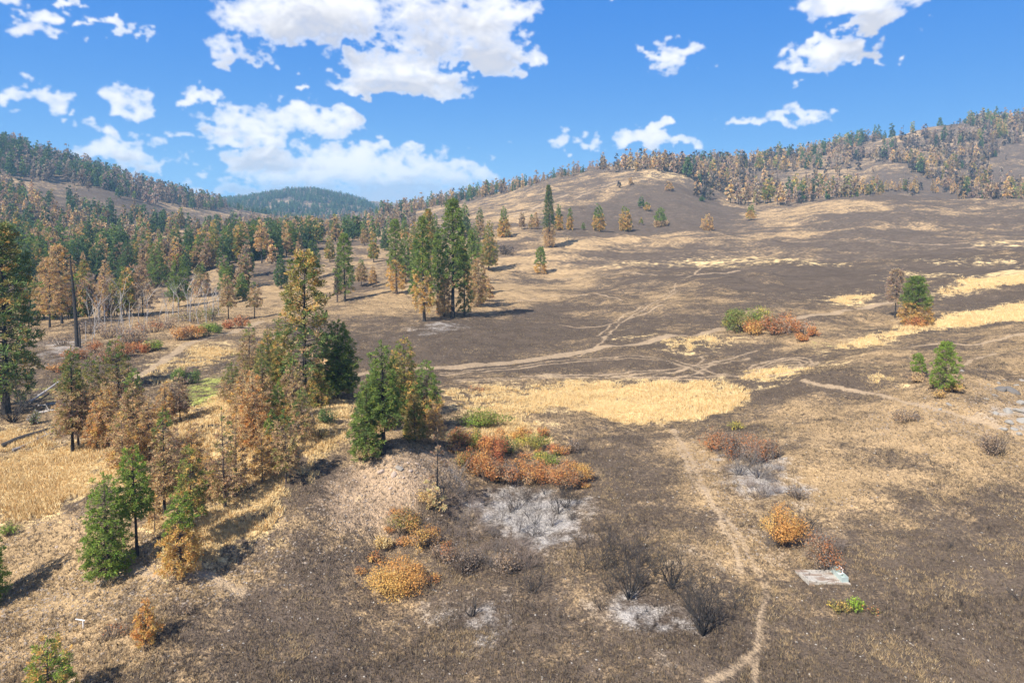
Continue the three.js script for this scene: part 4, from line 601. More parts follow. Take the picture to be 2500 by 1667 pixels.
// ---------------------------------------------------------------- shrubs, burnt brush, rocks, logs and the few made things
const SH = [ // X, Y of the foot, Y of the top, width, colours, label, options
  [1170, 1040, 990, 135, ['green', 'olive', 'leafgreen', 'olive'], 'long low green shrub at the edge of the pale dry grass', { D: 3.2 }],
  [1118, 1085, 1048, 50, ['olive', 'green', 'rust'], 'small dark green shrub beside the low pines of the knoll'], [1160, 1092, 1050, 52, ['olive', 'green', 'gold'], 'olive-yellow shrub in the autumn thicket'], [1204, 1120, 1064, 66, ['rust', 'orange', 'red'], 'red-orange shrub in the middle of the autumn thicket'],
  [1240, 1106, 1066, 40, ['pine', 'olive'], 'dull dark green shrub in the autumn thicket'], [1299, 1098, 1058, 66, ['olive', 'green', 'yellow'], 'yellow-green shrub at the top of the autumn thicket'], [1338, 1140, 1104, 52, ['green', 'leafgreen', 'yellow'], 'bright yellow-green shrub in the lower autumn thicket'], [1326, 1070, 1036, 34, ['gold', 'rust', 'red'], 'straw-coloured bush with red foot'],
  [1360, 1112, 1082, 40, ['red', 'orange', 'brown'], 'small dull red shrub at the rim of the autumn thicket'], [1306, 1178, 1125, 70, ['rust', 'brown', 'orange'], 'brown leafed shrub with orange top above the ash'], [1374, 1192, 1135, 72, ['orange', 'brown', 'rust'], 'orange-brown shrub above the ash'], [1418, 1178, 1132, 46, ['orange', 'gold', 'brown'], 'outermost orange shrub of the autumn thicket'],
  [1238, 1180, 1130, 64, ['brown', 'rust', 'grey'], 'dark brown withered shrub above the ash'], [1184, 1172, 1110, 70, ['rust', 'orange', 'brown'], 'rust-coloured shrub between the knoll and the ash'], [1401, 1105, 1066, 50, ['brown', 'pink', 'grey'], 'thin reddish twiggy shrub on burnt ground', { cover: 1 }], [1145, 1150, 1100, 50, ['orange', 'rust', 'olive'], 'orange and olive shrub beside the knoll'], [1265, 1080, 1045, 44, ['gold', 'orange'], 'pale orange bush within the autumn thicket'],
  [964, 1445, 1352, 168, ['gold', 'orange', 'orange', 'gold'], 'large bright orange-gold bush at the edge of the burnt field', { D: 6, lumps: 12 }], [935, 1345, 1300, 44, ['cream', 'gold'], 'cream-yellow leafy bush above the large orange bush'], [990, 1300, 1240, 86, ['olive', 'orange', 'brown'], 'olive and orange weedy bush below the rocky knoll', { cover: 1.6 }], [1035, 1335, 1275, 84, ['orange', 'brown', 'gold'], 'loose orange-brown bush under the burnt young tree', { cover: 1.4 }], [1075, 1370, 1318, 70, ['brown', 'rust', 'pink'], 'sparse brown bush beside the grey brush', { cover: 1.3 }],
  [1040, 1238, 1190, 54, ['cream', 'gold', 'tan'], 'cream leafed bush leaning on the burnt young tree'], [970, 1265, 1228, 50, ['rust', 'orange', 'brown'], 'low rust-coloured bush on the pinkish gravel', { cover: 1.6 }],
  [1236, 1398, 1330, 84, ['brown', 'pink', 'grey'], 'brown dry brush below the big ash patch', { cover: 1.3 }], [1130, 1398, 1310, 104, ['grey', 'pink', 'brown'], 'grey leafless brush beside the large orange bush', { cover: 0.7, stems: 60 }],
  [1747, 1100, 1040, 74, ['brown', 'rust', 'grey'], 'dark brown scorched shrub, outermost of the brush by the footpath', { cover: 1.9 }], [1790, 1118, 1036, 82, ['brown', 'grey', 'rust'], 'tall dark brown scorched shrub in the brush by the footpath', { cover: 1.7 }], [1845, 1130, 1050, 88, ['brown', 'pink', 'rust'], 'reddish brown scorched shrub in the brush by the footpath', { cover: 1.7 }], [1886, 1120, 1062, 50, ['brown', 'grey'], 'smaller dull brown shrub ending the brush by the footpath', { cover: 1.4 }], [1795, 1046, 1028, 50, ['olive', 'yellow'], 'tuft of yellow-green leaves behind the scorched brush'],
  [1905, 1330, 1226, 116, ['orange', 'gold', 'orange'], 'round bright orange leafed bush above the concrete slab', { cover: 2.4 }], [2020, 1392, 1290, 116, ['brown', 'rust', 'grey'], 'reddish brown scorched bush touching the concrete slab', { cover: 1.5 }], [1950, 1218, 1180, 60, ['grey', 'brown'], 'small grey-brown burnt bush above the orange bush', { cover: 1 }],
  [2088, 1492, 1456, 46, ['lime', 'lime', 'leafgreen'], 'bright lime green plant below the concrete slab'], [2050, 1494, 1458, 56, ['yellow', 'gold', 'olive'], 'yellow leafed plant beside the lime green one', { cover: 1.6 }], [2130, 1498, 1478, 50, ['olive', 'rust'], 'low olive and rust plant beside the lime green one', { cover: 1 }],
  [2215, 1030, 996, 68, ['brown', 'grey'], 'dome of grey-brown dry brush beside the dirt track', { cover: 1.6 }], [2425, 1110, 1046, 80, ['brown', 'grey', 'pink'], 'tangled dry brush below the rock outcrop', { cover: 1 }], [2292, 972, 948, 40, ['gold', 'tan'], 'small golden bush under the bright green young pine'], [2330, 958, 925, 44, ['tan', 'gold'], 'tan scorched twigs at the foot of the bright green young pine'], [2280, 946, 915, 46, ['tan', 'brown'], 'brown and tan scorched twigs beside the bright green young pine'], [2240, 935, 905, 50, ['tan', 'brown'], 'tan bush at the foot of the small bright sapling'],
  [1812, 810, 738, 86, ['pine', 'olive', 'green'], 'tall green shrub of the lone meadow thicket'], [1860, 806, 742, 70, ['olive', 'yellow', 'green'], 'yellow-green shrub of the lone meadow thicket'], [1846, 818, 770, 64, ['orange', 'gold', 'rust'], 'orange shrub before the green ones in the lone meadow thicket'], [1892, 818, 755, 70, ['rust', 'brown', 'pink'], 'rust-brown shrub in the middle of the lone meadow thicket'], [1925, 812, 762, 56, ['orange', 'rust'], 'rust-orange shrub of the lone meadow thicket'], [1960, 815, 770, 60, ['brown', 'rust', 'pink'], 'brown twiggy shrub at the end of the lone meadow thicket', { cover: 1.6 }], [1955, 834, 808, 36, ['rust', 'orange'], 'low red-orange bush before the lone meadow thicket'], [1986, 822, 795, 32, ['orange', 'rust'], 'small orange bush set off from the lone meadow thicket'], [1780, 800, 770, 40, ['olive', 'yellow'], 'low yellowish shrub beginning the lone meadow thicket'],
  [2236, 800, 768, 50, ['rust', 'orange'], 'red-orange bush at the foot of the rounded green pine'], [1165, 956, 940, 60, ['rust', 'brown'], 'low rust brush on the pale dry grass', { cover: 1.5 }],
  [440, 830, 790, 50, ['orange', 'rust', 'brown'], 'orange shrub below the white stemmed thicket'], [470, 828, 788, 60, ['rust', 'orange'], 'rust-orange shrub below the white stemmed thicket'], [505, 822, 786, 56, ['leafgreen', 'green'], 'bright green shrub below the white stemmed thicket'], [530, 814, 782, 44, ['green', 'pine'], 'dark green shrub below the white stemmed thicket'], [560, 802, 778, 40, ['rust', 'red'], 'low red shrub ending the row below the white stemmed thicket'], [588, 802, 766, 40, ['brown', 'rust'], 'round brown shrub at the valley edge'],
  [372, 858, 824, 50, ['leafgreen', 'olive', 'green'], 'yellow-green shrub amid the rust-red brush'], [340, 862, 828, 50, ['rust', 'orange', 'red'], 'rust-red shrub beside the yellow-green one'], [300, 872, 826, 60, ['rust', 'brown'], 'broad rust-red shrub below the grey thicket'], [255, 884, 838, 66, ['rust', 'pink', 'brown'], 'pinkish rust shrub below the black snag'], [228, 862, 830, 50, ['brown', 'rust'], 'brown shrub at the foot of the black snags'], [140, 908, 880, 56, ['rust', 'orange', 'brown'], 'rust-orange shrub beside the huge olive pine'],
  [456, 938, 888, 66, ['pine', 'deep', 'green'], 'dark green round shrub on the grass clearing'], [795, 1035, 992, 54, ['deep', 'pine'], 'dark green bush in the shade of the tallest ponderosa'], [8, 990, 885, 40, ['leafgreen', 'lime'], 'sunlit yellow-green young tree under the huge olive pine'], [20, 1306, 1270, 52, ['leafgreen', 'green'], 'green shrub on the bare slope below the golden bank', { cover: 1.5 }], [82, 1036, 1000, 30, ['pine', 'ashwood'], 'small blue-green bush before the fallen logs'],
  [215, 815, 770, 70, ['grey', 'pink'], 'grey leafless thicket beside the black snag', { cover: 0.8, stems: 50 }], [262, 826, 776, 80, ['grey', 'brown', 'pink'], 'grey-brown thicket under the bare pale trees', { cover: 0.9, stems: 50 }], [318, 842, 780, 84, ['pink', 'grey', 'rust'], 'mauve-grey thicket above the rust-red brush', { cover: 0.9, stems: 50 }], [372, 812, 768, 70, ['brown', 'rust', 'grey'], 'brown thicket behind the yellow-green shrub', { cover: 1, stems: 40 }], [412, 802, 762, 60, ['pink', 'brown'], 'mauve-brown thicket between the two groves of bare trees', { cover: 0.9, stems: 40 }], [465, 786, 752, 80, ['grey', 'olive'], 'greyish green undergrowth among the white stems', { cover: 1 }], [516, 780, 742, 66, ['olive', 'grey', 'pine'], 'dull green undergrowth ending the white stems', { cover: 1.2 }], [150, 842, 806, 90, ['grey', 'brown'], 'thin grey brush on the pale ground before the black snag', { cover: 0.5, stems: 40 }], [180, 880, 846, 66, ['rust', 'brown'], 'reddish brush before the short broken snag'],
  [1228, 622, 596, 60, ['dark', 'grey'], 'blackened brush behind the meadow clump', { cover: 2 }], [445, 1500, 1470, 60, ['brown', 'pink'], 'thin brown brush above the small orange-gold pine', { cover: 0.6 }], [270, 1560, 1520, 90, ['brown', 'rust', 'grey'], 'low burnt brush beside the white post', { cover: 0.6 }], [775, 1070, 1040, 50, ['gold', 'olive'], 'pale weedy bush on the golden slope', { cover: 1 }],
];
for (const [X, Y, T, Wp, cols, label, opt] of SH) {
  const p = at(X, Y), s = scaleAt(p), big = /autumn|ash$|knoll$/.test(label) ? 1.25 : 1, H = (Y - T) * s * 1.12 * big, W = Wp * s * 1.12 * big;
  plant('shrub', label, 'shrub', shrubGeometry({ H, W, D: W * 0.8, colors: cols.map((c) => C[c]), leaf: Math.max(0.16, s * 3.8), cover: 2.6, ...opt }, seed++), p, ...SHRUB);
}
{ // low brush that fills the autumn thicket
  const low = ['orange', 'rust', 'gold', 'brown'].map((c, i) => shrubGeometry({ H: 1.3, W: 2.6, D: 2.4, colors: [C[c], C.rust, C.orange, C.brown], leaf: 0.19, cover: 1.5, lumps: 9, stems: 30 }, 900 + i));
  [[1130, 1120], [1165, 1135], [1200, 1150], [1226, 1128], [1262, 1140], [1284, 1120], [1320, 1112], [1345, 1165], [1262, 1165], [1395, 1170], [1425, 1190], [1212, 1172], [1160, 1160], [1290, 1148], [1110, 1105], [1180, 1080], [1220, 1060], [1280, 1062], [1395, 1140]].forEach(([X, Y], i) => { const g = plant('low_brush', 'low rust and orange brush filling the autumn thicket above the ash', 'brush', low[i % 4], at(X, Y), ...SHRUB, 'low brush of the autumn thicket', i * 2.3); g.scale.setScalar(0.75 + 0.5 * ((i * 37) % 10) / 10); });
  [[880, 1400], [925, 1372], [1010, 1400], [1050, 1425], [985, 1330], [1055, 1300], [1010, 1275], [1090, 1340], [950, 1300]].forEach(([X, Y], i) => { const g = plant('low_brush', 'low orange weeds around the large orange-gold bush', 'brush', low[(i * 2) % 4], at(X, Y), ...SHRUB, 'weeds around the large orange bush', i * 1.9); g.scale.setScalar(0.6 + 0.4 * ((i * 29) % 10) / 10); });
}
const BURNT = [ // X, Y of the foot, height, stems, label, options
  [1153, 1505, 52, 7, 'black forked shrub skeleton on a small ash patch', { spread: 0.9, thick: 0.03 }], [1195, 1532, 26, 5, 'fallen black branches on a small ash patch', { spread: 2.2 }], [1118, 1510, 22, 4, 'low black twigs at the rim of the small ash patch', { spread: 2 }], [1300, 1447, 66, 16, 'burnt shrub with fine black twigs on bare ground', {}], [1298, 1488, 30, 3, 'tiny black stem below the fine twigged burnt shrub', {}],
  [1469, 1489, 48, 8, 'black open-branched shrub skeleton on the pale ash slope', { spread: 1.1 }], [1492, 1450, 62, 6, 'narrow black shrub skeleton above the pale ash slope', { spread: 0.35 }], [1538, 1463, 112, 16, 'tall fan-shaped black shrub skeleton at the top of the pale ash', { spread: 0.5 }], [1641, 1436, 92, 24, 'dense round black shrub skeleton', { spread: 0.55 }], [1603, 1482, 42, 5, 'sparse black skeleton in the middle of the pale ash', { spread: 1.2 }], [1650, 1492, 24, 4, 'low black branches on the pale ash', { spread: 2 }], [1576, 1494, 14, 2, 'charred stump sticking up from the pale ash', { spread: 0.3, thick: 0.08, forks: 1 }],
  [1716, 1549, 116, 26, 'tall bushy black shrub skeleton at the lower end of the pale ash', { spread: 0.5 }], [1792, 1487, 54, 14, 'black shrub skeleton leaning over beside the footpath', { spread: 0.8 }], [1478, 1392, 50, 7, 'thin black stems in the burnt brush field', { spread: 0.3 }], [1432, 1367, 40, 5, 'bent black stems in the burnt brush field', { spread: 0.8 }], [1530, 1373, 60, 16, 'brownish burnt skeleton in the burnt brush field', { spread: 0.5 }], [1712, 1434, 46, 7, 'upright dark stems near the footpath', { spread: 0.4 }], [1398, 1396, 34, 4, 'few black stems beside the burnt brush field', {}], [1745, 1448, 40, 6, 'second tuft of dark stems near the footpath', {}], [1565, 1345, 44, 8, 'small burnt skeleton uphill of the dense round one', {}],
  [1260, 1245, 46, 10, 'black shrub skeleton at the edge of the big ash patch', {}], [1317, 1245, 38, 8, 'small black skeleton near the top of the big ash patch', {}], [1362, 1255, 52, 12, 'upright black skeleton on the big ash patch', { spread: 0.5 }], [1384, 1240, 60, 14, 'leaning black skeleton on the big ash patch', {}], [1307, 1280, 44, 9, 'twisted black skeleton in the middle of the big ash patch', { spread: 1.2 }], [1326, 1298, 36, 6, 'spreading black branches low on the big ash patch', { spread: 1.8 }], [1333, 1208, 40, 8, 'black stems under the autumn thicket', {}], [1438, 1306, 36, 5, 'black stems right of the big ash patch', { spread: 0.4 }], [1473, 1298, 34, 6, 'small black twigs beyond the big ash patch', {}], [1268, 1300, 44, 12, 'grey-black brush low on the big ash patch', {}],
  [1806, 1160, 66, 16, 'black skeleton standing on grey ash by the footpath', { spread: 0.9 }], [1853, 1167, 72, 22, 'dense black skeleton on grey ash by the footpath', { spread: 0.9 }], [1768, 1195, 30, 4, 'fallen black branch on grey ash by the footpath', { spread: 2.2 }], [1868, 1215, 50, 12, 'grey twiggy skeleton below the ash by the footpath', {}], [1970, 1296, 60, 16, 'black skeleton behind the round orange bush', { spread: 0.9 }], [2445, 1112, 46, 10, 'black twigs in the tangled brush below the outcrop', {}], [2315, 1340, 26, 7, 'lone small burnt bush on the open slope', {}], [2493, 1465, 50, 8, 'burnt stems at the far edge of the open slope', {}], [2250, 1420, 18, 5, 'tiny black tuft on the open slope', {}], [1085, 1600, 26, 3, 'single black stem on the lower burnt field', { spread: 0.3 }], [660, 1452, 18, 4, 'tiny black twigs on the charred slope', {}],
  [1083, 1215, 70, 14, 'dark burnt brush behind the burnt young tree', { spread: 0.8 }], [1120, 1180, 60, 12, 'grey burnt stems between the knoll and the ash', {}], [30, 1030, 76, 26, 'dark tangle of uprooted branches under the huge olive pine', { spread: 1.3 }], [55, 990, 60, 20, 'grey brush pile behind the fallen logs', { spread: 1.4 }], [500, 1058, 22, 8, 'charred branch heap on the golden slope', { spread: 2 }], [1385, 590, 20, 6, 'dark twigs on the meadow crest', {}], [2118, 782, 20, 5, 'small burnt stem on the meadow track', {}],
];
for (const [X, Y, Hp, stems, label, opt] of BURNT) {
  const p = at(X, Y), H = Hp * scaleAt(p) * 1.25;
  plant('burnt_shrub', label, 'burnt shrub', bareTree({ H, stems: Math.max(2, Math.round(stems * 0.6)), spread: 0.85, forks: stems > 9 ? 4 : 3, thick: 0.0125, color: /grey/.test(label) ? [0.13, 0.115, 0.105] : /brown/.test(label) ? [0.1, 0.075, 0.06] : C.charred, ...opt }, seed++), p, ...BARE);
}
{ // brush of one kind that only its place tells apart
  const dark = [0, 1, 2, 3].map((i) => bareTree({ H: 2.2, stems: 6 + i * 2, spread: 0.8, forks: 4, thick: 0.011, color: i % 2 ? C.charred : [0.075, 0.06, 0.052] }, 950 + i)), dull = [0, 1, 2].map((i) => bareTree({ H: 1.9, stems: 14 + i * 3, spread: 0.9, forks: 3, thick: 0.009, color: [[0.17, 0.135, 0.115], [0.2, 0.15, 0.12], [0.13, 0.11, 0.1]][i] }, 960 + i));
  const many = (kinds, places, label, group, k) => places.forEach(([X, Y], i) => { const g = plant('burnt_brush', label, 'burnt brush', kinds[i % kinds.length], at(X, Y), ...BARE, group, i * 2.1); g.scale.setScalar(k * (0.7 + 0.6 * ((i * 43) % 10) / 10)); });
  many(dark, [[1445, 1345], [1465, 1370], [1490, 1345], [1500, 1385], [1515, 1350], [1545, 1365], [1560, 1385], [1585, 1380], [1455, 1400], [1425, 1395], [1505, 1420], [1570, 1425], [1410, 1340], [1480, 1325], [1535, 1400], [1600, 1405], [1675, 1455], [1690, 1500], [1560, 1440], [1735, 1520]], 'thin burnt skeleton in the field of burnt brush above the pale ash', 'burnt brush above the pale ash', 0.95);
  many(dark, [[1195, 1200], [1225, 1215], [1245, 1250], [1285, 1225], [1345, 1230], [1290, 1262], [1350, 1285], [1395, 1270], [1225, 1275], [1300, 1310], [1375, 1215], [1410, 1230], [1160, 1205], [1185, 1235]], 'small charred twigs rising from the big ash patch', 'charred twigs of the big ash patch', 0.75);
  many(dull, [[1090, 1195], [1105, 1230], [1125, 1215], [1145, 1245], [1100, 1265], [1130, 1285], [1160, 1275], [1180, 1300], [1205, 1310], [1150, 1320], [1185, 1345], [1215, 1350], [1250, 1345], [1275, 1365], [1200, 1385], [1255, 1390], [1295, 1385], [1165, 1370], [1110, 1310], [1075, 1240], [1280, 1330]], 'grey-brown twiggy brush between the knoll and the big ash patch', 'twiggy brush beside the big ash patch', 0.95);
  many(dull, [[1770, 1150], [1830, 1190], [1880, 1175], [1850, 1215], [1895, 1205], [1815, 1125], [1765, 1115], [1900, 1150], [1990, 1330], [2040, 1350], [1975, 1365], [1880, 1335]], 'grey-brown twiggy brush near the ash by the footpath', 'twiggy brush by the footpath', 0.9);
}
// rocks
const rockMats = [[0.22, 0.195, 0.165], [0.12, 0.11, 0.1], [0.24, 0.225, 0.2], [0.36, 0.28, 0.22]].map((c) => new THREE.MeshStandardMaterial({ name: 'rock', color: new THREE.Color().setRGB(...c), roughness: 0.95, flatShading: true }));
const rockGeo = [0, 1, 2, 3, 4].map((k) => { const g = new THREE.IcosahedronGeometry(0.5, 2), p = g.attributes.position, r = 20 + k * 9; for (let i = 0; i < p.count; i++) { const v = new THREE.Vector3().fromBufferAttribute(p, i), n = 0.62 + 0.75 * fbm(v.x * 2.3 + r, v.y * 2.3 + v.z * 1.7 + r, 3); v.multiplyScalar(n); v.x = Math.max(-0.42, Math.min(0.42, v.x)); v.y = Math.round(v.y * 5 + v.x) / 5 * 0.5 + v.y * 0.35; p.setXYZ(i, v.x, v.y * 0.8, v.z); } g.computeVertexNormals(); return g; });
function rock(X, Y, w, mat, label, group, k) { const p = at(X, Y), s = scaleAt(p) * w * 0.78, m = new THREE.Mesh(rockGeo[k % 5], rockMats[mat]); m.name = numbered('rock'); m.position.set(p.x, p.y - s * 0.02, p.z); m.scale.set(s * 1.25, s * (0.6 + 0.35 * ((k * 7) % 5) / 5), s * 0.8); m.rotation.set(0.3 * Math.sin(k * 2.1), k * 1.9, 0.35 * Math.cos(k * 1.3)); m.castShadow = m.receiveShadow = true; m.userData = { label, category: 'rock', group }; scene.add(m); }
[[2440, 952, 40, 1], [2472, 956, 44, 1], [2492, 985, 32, 2], [2430, 966, 18, 0], [2462, 1006, 30, 2], [2490, 1004, 34, 2], [2410, 974, 15, 0], [2440, 936, 14, 0], [2482, 941, 16, 2], [2465, 1032, 30, 2], [2496, 1028, 32, 2], [2450, 1048, 24, 2], [2432, 1010, 20, 2], [2478, 1048, 22, 2], [2415, 940, 12, 0], [2455, 928, 12, 2], [2498, 930, 18, 0], [2490, 1060, 20, 2]].forEach(([X, Y, w, m], i) => rock(X, Y, w, m, 'angular grey rock of the outcrop at the slope edge', 'rocks of the outcrop', i));
[[930, 1152, 24, 3], [975, 1143, 26, 0], [960, 1159, 22, 3], [1018, 1132, 14, 3], [995, 1130, 11, 3], [1002, 1150, 14, 3], [1012, 1164, 10, 3], [890, 1166, 11, 3], [952, 1192, 11, 3], [870, 1176, 9, 3], [985, 1166, 10, 3]].forEach(([X, Y, w, m], i) => rock(X, Y, w, m, 'weathered rock set in the pinkish gravel of the knoll', 'rocks of the knoll', i + 2));
[[2318, 988, 18, 0], [2296, 1000, 13, 2], [2260, 973, 10, 0], [2350, 907, 14, 0]].forEach(([X, Y, w, m], i) => rock(X, Y, w, m, 'loose rock beside the dirt track under the bright green pine', 'rocks by the dirt track', i + 1));
rock(138, 1336, 13, 3, 'single yellowish rock on the bare slope near the bushy green pine', undefined, 3);
[[843, 1338, 8, 2], [858, 1346, 9, 2], [842, 1356, 7, 2]].forEach(([X, Y, w, m], i) => rock(X, Y, w, m, 'pale stone above the large orange-gold bush', 'pale stones above the orange bush', i));
// fallen logs
function log(X0, Y0, X1, Y1, r0, r1, color, label, lift = 0.5, end = 0) {
  const a = at(X0, Y0), b = at(X1, Y1), d = b.clone().sub(a), L = Math.hypot(d.x, d.z), n = 9, t = new Tri(), k = new Tri(), r = rngOf(seed++), pts = [], rad = [];
  for (let i = 0; i <= n; i++) { const f = i / n, x = a.x + d.x * f, z = a.z + d.z * f, rr = lerp(r0, r1, f); pts.push([x - a.x, (end ? lerp(height(a.x, a.z), height(b.x, b.z) + end, f) : height(x, z)) - a.y + rr * lift, z - a.z]); rad.push(rr * (0.9 + 0.2 * r())); }
  t.tube([pts[0], ...pts, pts[n]], [0.005, ...rad, 0.005], 9, color);
  for (let i = 0; i < 8; i++) { const q = pts[1 + Math.floor(r() * (n - 1))], e = ball(r), l = 0.3 + 0.9 * r(); k.tube([q, [q[0] + e[0] * l, q[1] + Math.abs(e[1]) * l + 0.1, q[2] + e[2] * l]], [0.06, 0.02], 4, color); }
  plant('fallen_log', label, 'log', { wood: t.geometry(), crown: k.geometry() }, a, ['trunk', 'branch_stub'], [twigMat, twigMat]);
}
log(4, 1092, 132, 1048, 0.42, 0.3, C.charred, 'thick charred log lying across the golden bank'); log(30, 1102, 126, 1060, 0.24, 0.18, [0.22, 0.2, 0.19], 'thin grey log lying along the thick charred log');
log(70, 985, 148, 940, 0.22, 0.12, C.ashwood, 'pale leaning pole over the green grass by the huge olive pine', 0.8, 0.8); log(92, 992, 140, 986, 0.18, 0.14, C.ashwood, 'pale grey log in the shade before the brown stand', 0.7); log(94, 1010, 138, 1004, 0.2, 0.15, C.ashwood, 'grey log lowest of those before the brown stand', 0.7); log(462, 1052, 522, 1040, 0.22, 0.16, C.charred, 'charred log on the golden slope beside the branch heap', 0.6); log(120, 1040, 232, 1033, 0.16, 0.1, C.charred, 'thin black log running behind the dark trunk of the scorched pine', 0.6);
// concrete slab with a metal trough
const metal = new THREE.MeshStandardMaterial({ name: 'galvanised_metal', color: new THREE.Color().setRGB(0.42, 0.5, 0.48), roughness: 0.55, metalness: 0.3 }), white = new THREE.MeshStandardMaterial({ name: 'white_paint', color: new THREE.Color().setRGB(0.8, 0.79, 0.76), roughness: 0.6 });
function box(name, w, h, d, x, y, z, mat, parent) { const m = new THREE.Mesh(new THREE.BoxGeometry(w, h, d), mat); m.name = name; m.position.set(x, y, z); m.castShadow = m.receiveShadow = true; parent.add(m); return m; }
{
  const q = [[1943, 1398], [1976, 1429], [2077, 1429], [2044, 1398]].map(([X, Y]) => at(X, Y)), c = q.reduce((a, p) => a.add(p), new THREE.Vector3()).multiplyScalar(0.25), top = Math.max(...q.map((p) => p.y)) + 0.17 - c.y;
  const W = 256, data = new Uint8Array(W * W * 4); for (let y = 0; y < W; y++) for (let x = 0; x < W; x++) { const f = fbm(x / 60, y / 20 + 3, 4), g = n2(x / 5, y / 4), st = sstep(0.5, 0.68, f), cr = Math.abs(fbm(x / 40 + 9, y / 46, 3) - 0.5) < 0.012 || Math.abs(x - 170) < 1.2 ? 0.5 : 1, o = (y * W + x) * 4, v = (0.3 + 0.09 * g) * cr; data[o] = SRGB[Math.round(4096 * lerp(v, v * 0.62, st))]; data[o + 1] = SRGB[Math.round(4096 * lerp(v * 0.92, v * 0.46, st))]; data[o + 2] = SRGB[Math.round(4096 * lerp(v * 0.8, v * 0.35, st))]; data[o + 3] = 255; }
  const map = new THREE.DataTexture(data, W, W); map.colorSpace = THREE.SRGBColorSpace; map.magFilter = THREE.LinearFilter; map.wrapS = map.wrapT = THREE.RepeatWrapping; map.repeat.set(0.2, 0.2); map.needsUpdate = true;
  const sh = new THREE.Shape(q.map((p) => new THREE.Vector2(p.x - c.x, -(p.z - c.z)))), g = new THREE.ExtrudeGeometry(sh, { depth: 0.5, bevelEnabled: true, bevelSize: 0.03, bevelThickness: 0.03, bevelSegments: 1 }); g.rotateX(-Math.PI / 2); g.translate(0, top - 0.53, 0);
  const slab = new THREE.Mesh(g, new THREE.MeshStandardMaterial({ name: 'stained_concrete', map, roughness: 0.95 })); slab.name = 'concrete_slab'; slab.position.copy(c); slab.castShadow = slab.receiveShadow = true; slab.userData = { label: 'stained pale concrete slab on burnt ground below the reddish brown bush', category: 'slab' }; scene.add(slab);
  const e0 = q[3].clone().lerp(q[0], 0.12), e1 = q[2].clone().lerp(q[1], 0.1), dir = e1.clone().sub(e0), L = Math.hypot(dir.x, dir.z) * 0.86, tr = new THREE.Group(); tr.name = 'metal_trough'; tr.position.set((e0.x + e1.x) / 2, c.y + top + 0.002, (e0.z + e1.z) / 2); tr.rotation.y = Math.atan2(dir.x, dir.z);
  tr.userData = { label: 'open pale green metal trough standing on the concrete slab', category: 'trough' }; scene.add(tr);
  for (const s of [-1, 1]) { box('side_panel', 0.04, 0.44, L, s * 0.3, 0.22, 0, metal, tr); box('end_panel', 0.556, 0.44, 0.04, 0, 0.22, s * (L / 2 - 0.02), metal, tr); }
  box('floor_plate', 0.556, 0.03, L - 0.09, 0, 0.05, 0, metal, tr); box('cross_bar', 0.55, 0.06, 0.06, 0, 0.39, L * 0.12, white, tr); box('upright', 0.06, 0.34, 0.06, 0.2, 0.59, L * 0.12, white, tr); box('rail', 0.06, 0.05, L * 0.34, 0.2, 0.785, -L * 0.02, white, tr);
  const P = at(202, 1533), post = new THREE.Group(), s = scaleAt(P); post.name = 'white_post'; post.position.copy(P); post.userData = { label: 'white pipe post with a crossbar on the bare dirt slope', category: 'post' }; scene.add(post);
  const pipe = (name, r, h) => { const m = new THREE.Mesh(new THREE.CylinderGeometry(r, r, h, 10), white); m.name = name; m.castShadow = true; post.add(m); return m; };
  pipe('upright', 0.05, 20 * s + 0.2).position.y = 10 * s - 0.1; const bar = pipe('crossbar', 0.045, 23 * s); bar.rotation.z = Math.PI / 2 - 0.16; bar.position.set(-7 * s, 20 * s + 0.03, 0);
}

// ---------------------------------------------------------------- ground cover nobody could count
function tuft(n, h, spread, w, seed0, hues) { const r = rngOf(seed0), t = new Tri(); for (let i = 0; i < n; i++) { const a = r() * 6.28, l = h * (0.55 + 0.6 * r()), o = [Math.cos(a) * spread * r() * 0.5, -0.03, Math.sin(a) * spread * r() * 0.5], e = [o[0] + Math.cos(a) * spread * r(), l, o[2] + Math.sin(a) * spread * r()], b = r() * 6.28; t.tri([o[0] - Math.cos(b) * w, o[1], o[2] - Math.sin(b) * w], [o[0] + Math.cos(b) * w, o[1], o[2] + Math.sin(b) * w], e, vary(hues[Math.floor(r() * hues.length)], r, 0.4)); } return t.geometry(); }
const coverMat = new THREE.MeshStandardMaterial({ name: 'dry_stems', vertexColors: true, roughness: 1, side: THREE.DoubleSide }); coverMat.specularIntensity = 0.1;
function scatter(name, label, geos, mat, want, accept, sizeOf, s0, category) {
  const r = rngOf(s0), lists = geos.map(() => []), M = new THREE.Matrix4(), Q = new THREE.Quaternion(), UPV = new THREE.Vector3(0, 1, 0);
  for (let i = 0; i < want; i++) { const D = 46 + 200 * r() ** 1.5, x = (r() * 2 - 1) * (D * 0.78 + 4), z = -D, s = accept(x, z, D, r); if (!(s > 0)) continue; const k = sizeOf(r) * s; M.compose(new THREE.Vector3(x, sheet(x, z), z), Q.setFromAxisAngle(UPV, r() * 6.28), new THREE.Vector3(k * (0.8 + 0.5 * r()), k * (0.75 + 0.5 * r()), k * (0.8 + 0.5 * r()))); lists[Math.floor(r() * geos.length)].push(...M.elements); }
  const g = new THREE.Group(); g.name = name; g.userData = { kind: 'stuff', label, category }; scene.add(g);
  lists.forEach((l, i) => { if (!l.length) return; const im = new THREE.InstancedMesh(geos[i], mat, l.length / 16); im.instanceMatrix.array.set(l); im.name = name + '_cover'; im.userData = { kind: 'stuff' }; im.castShadow = im.receiveShadow = true; g.add(im); });
}
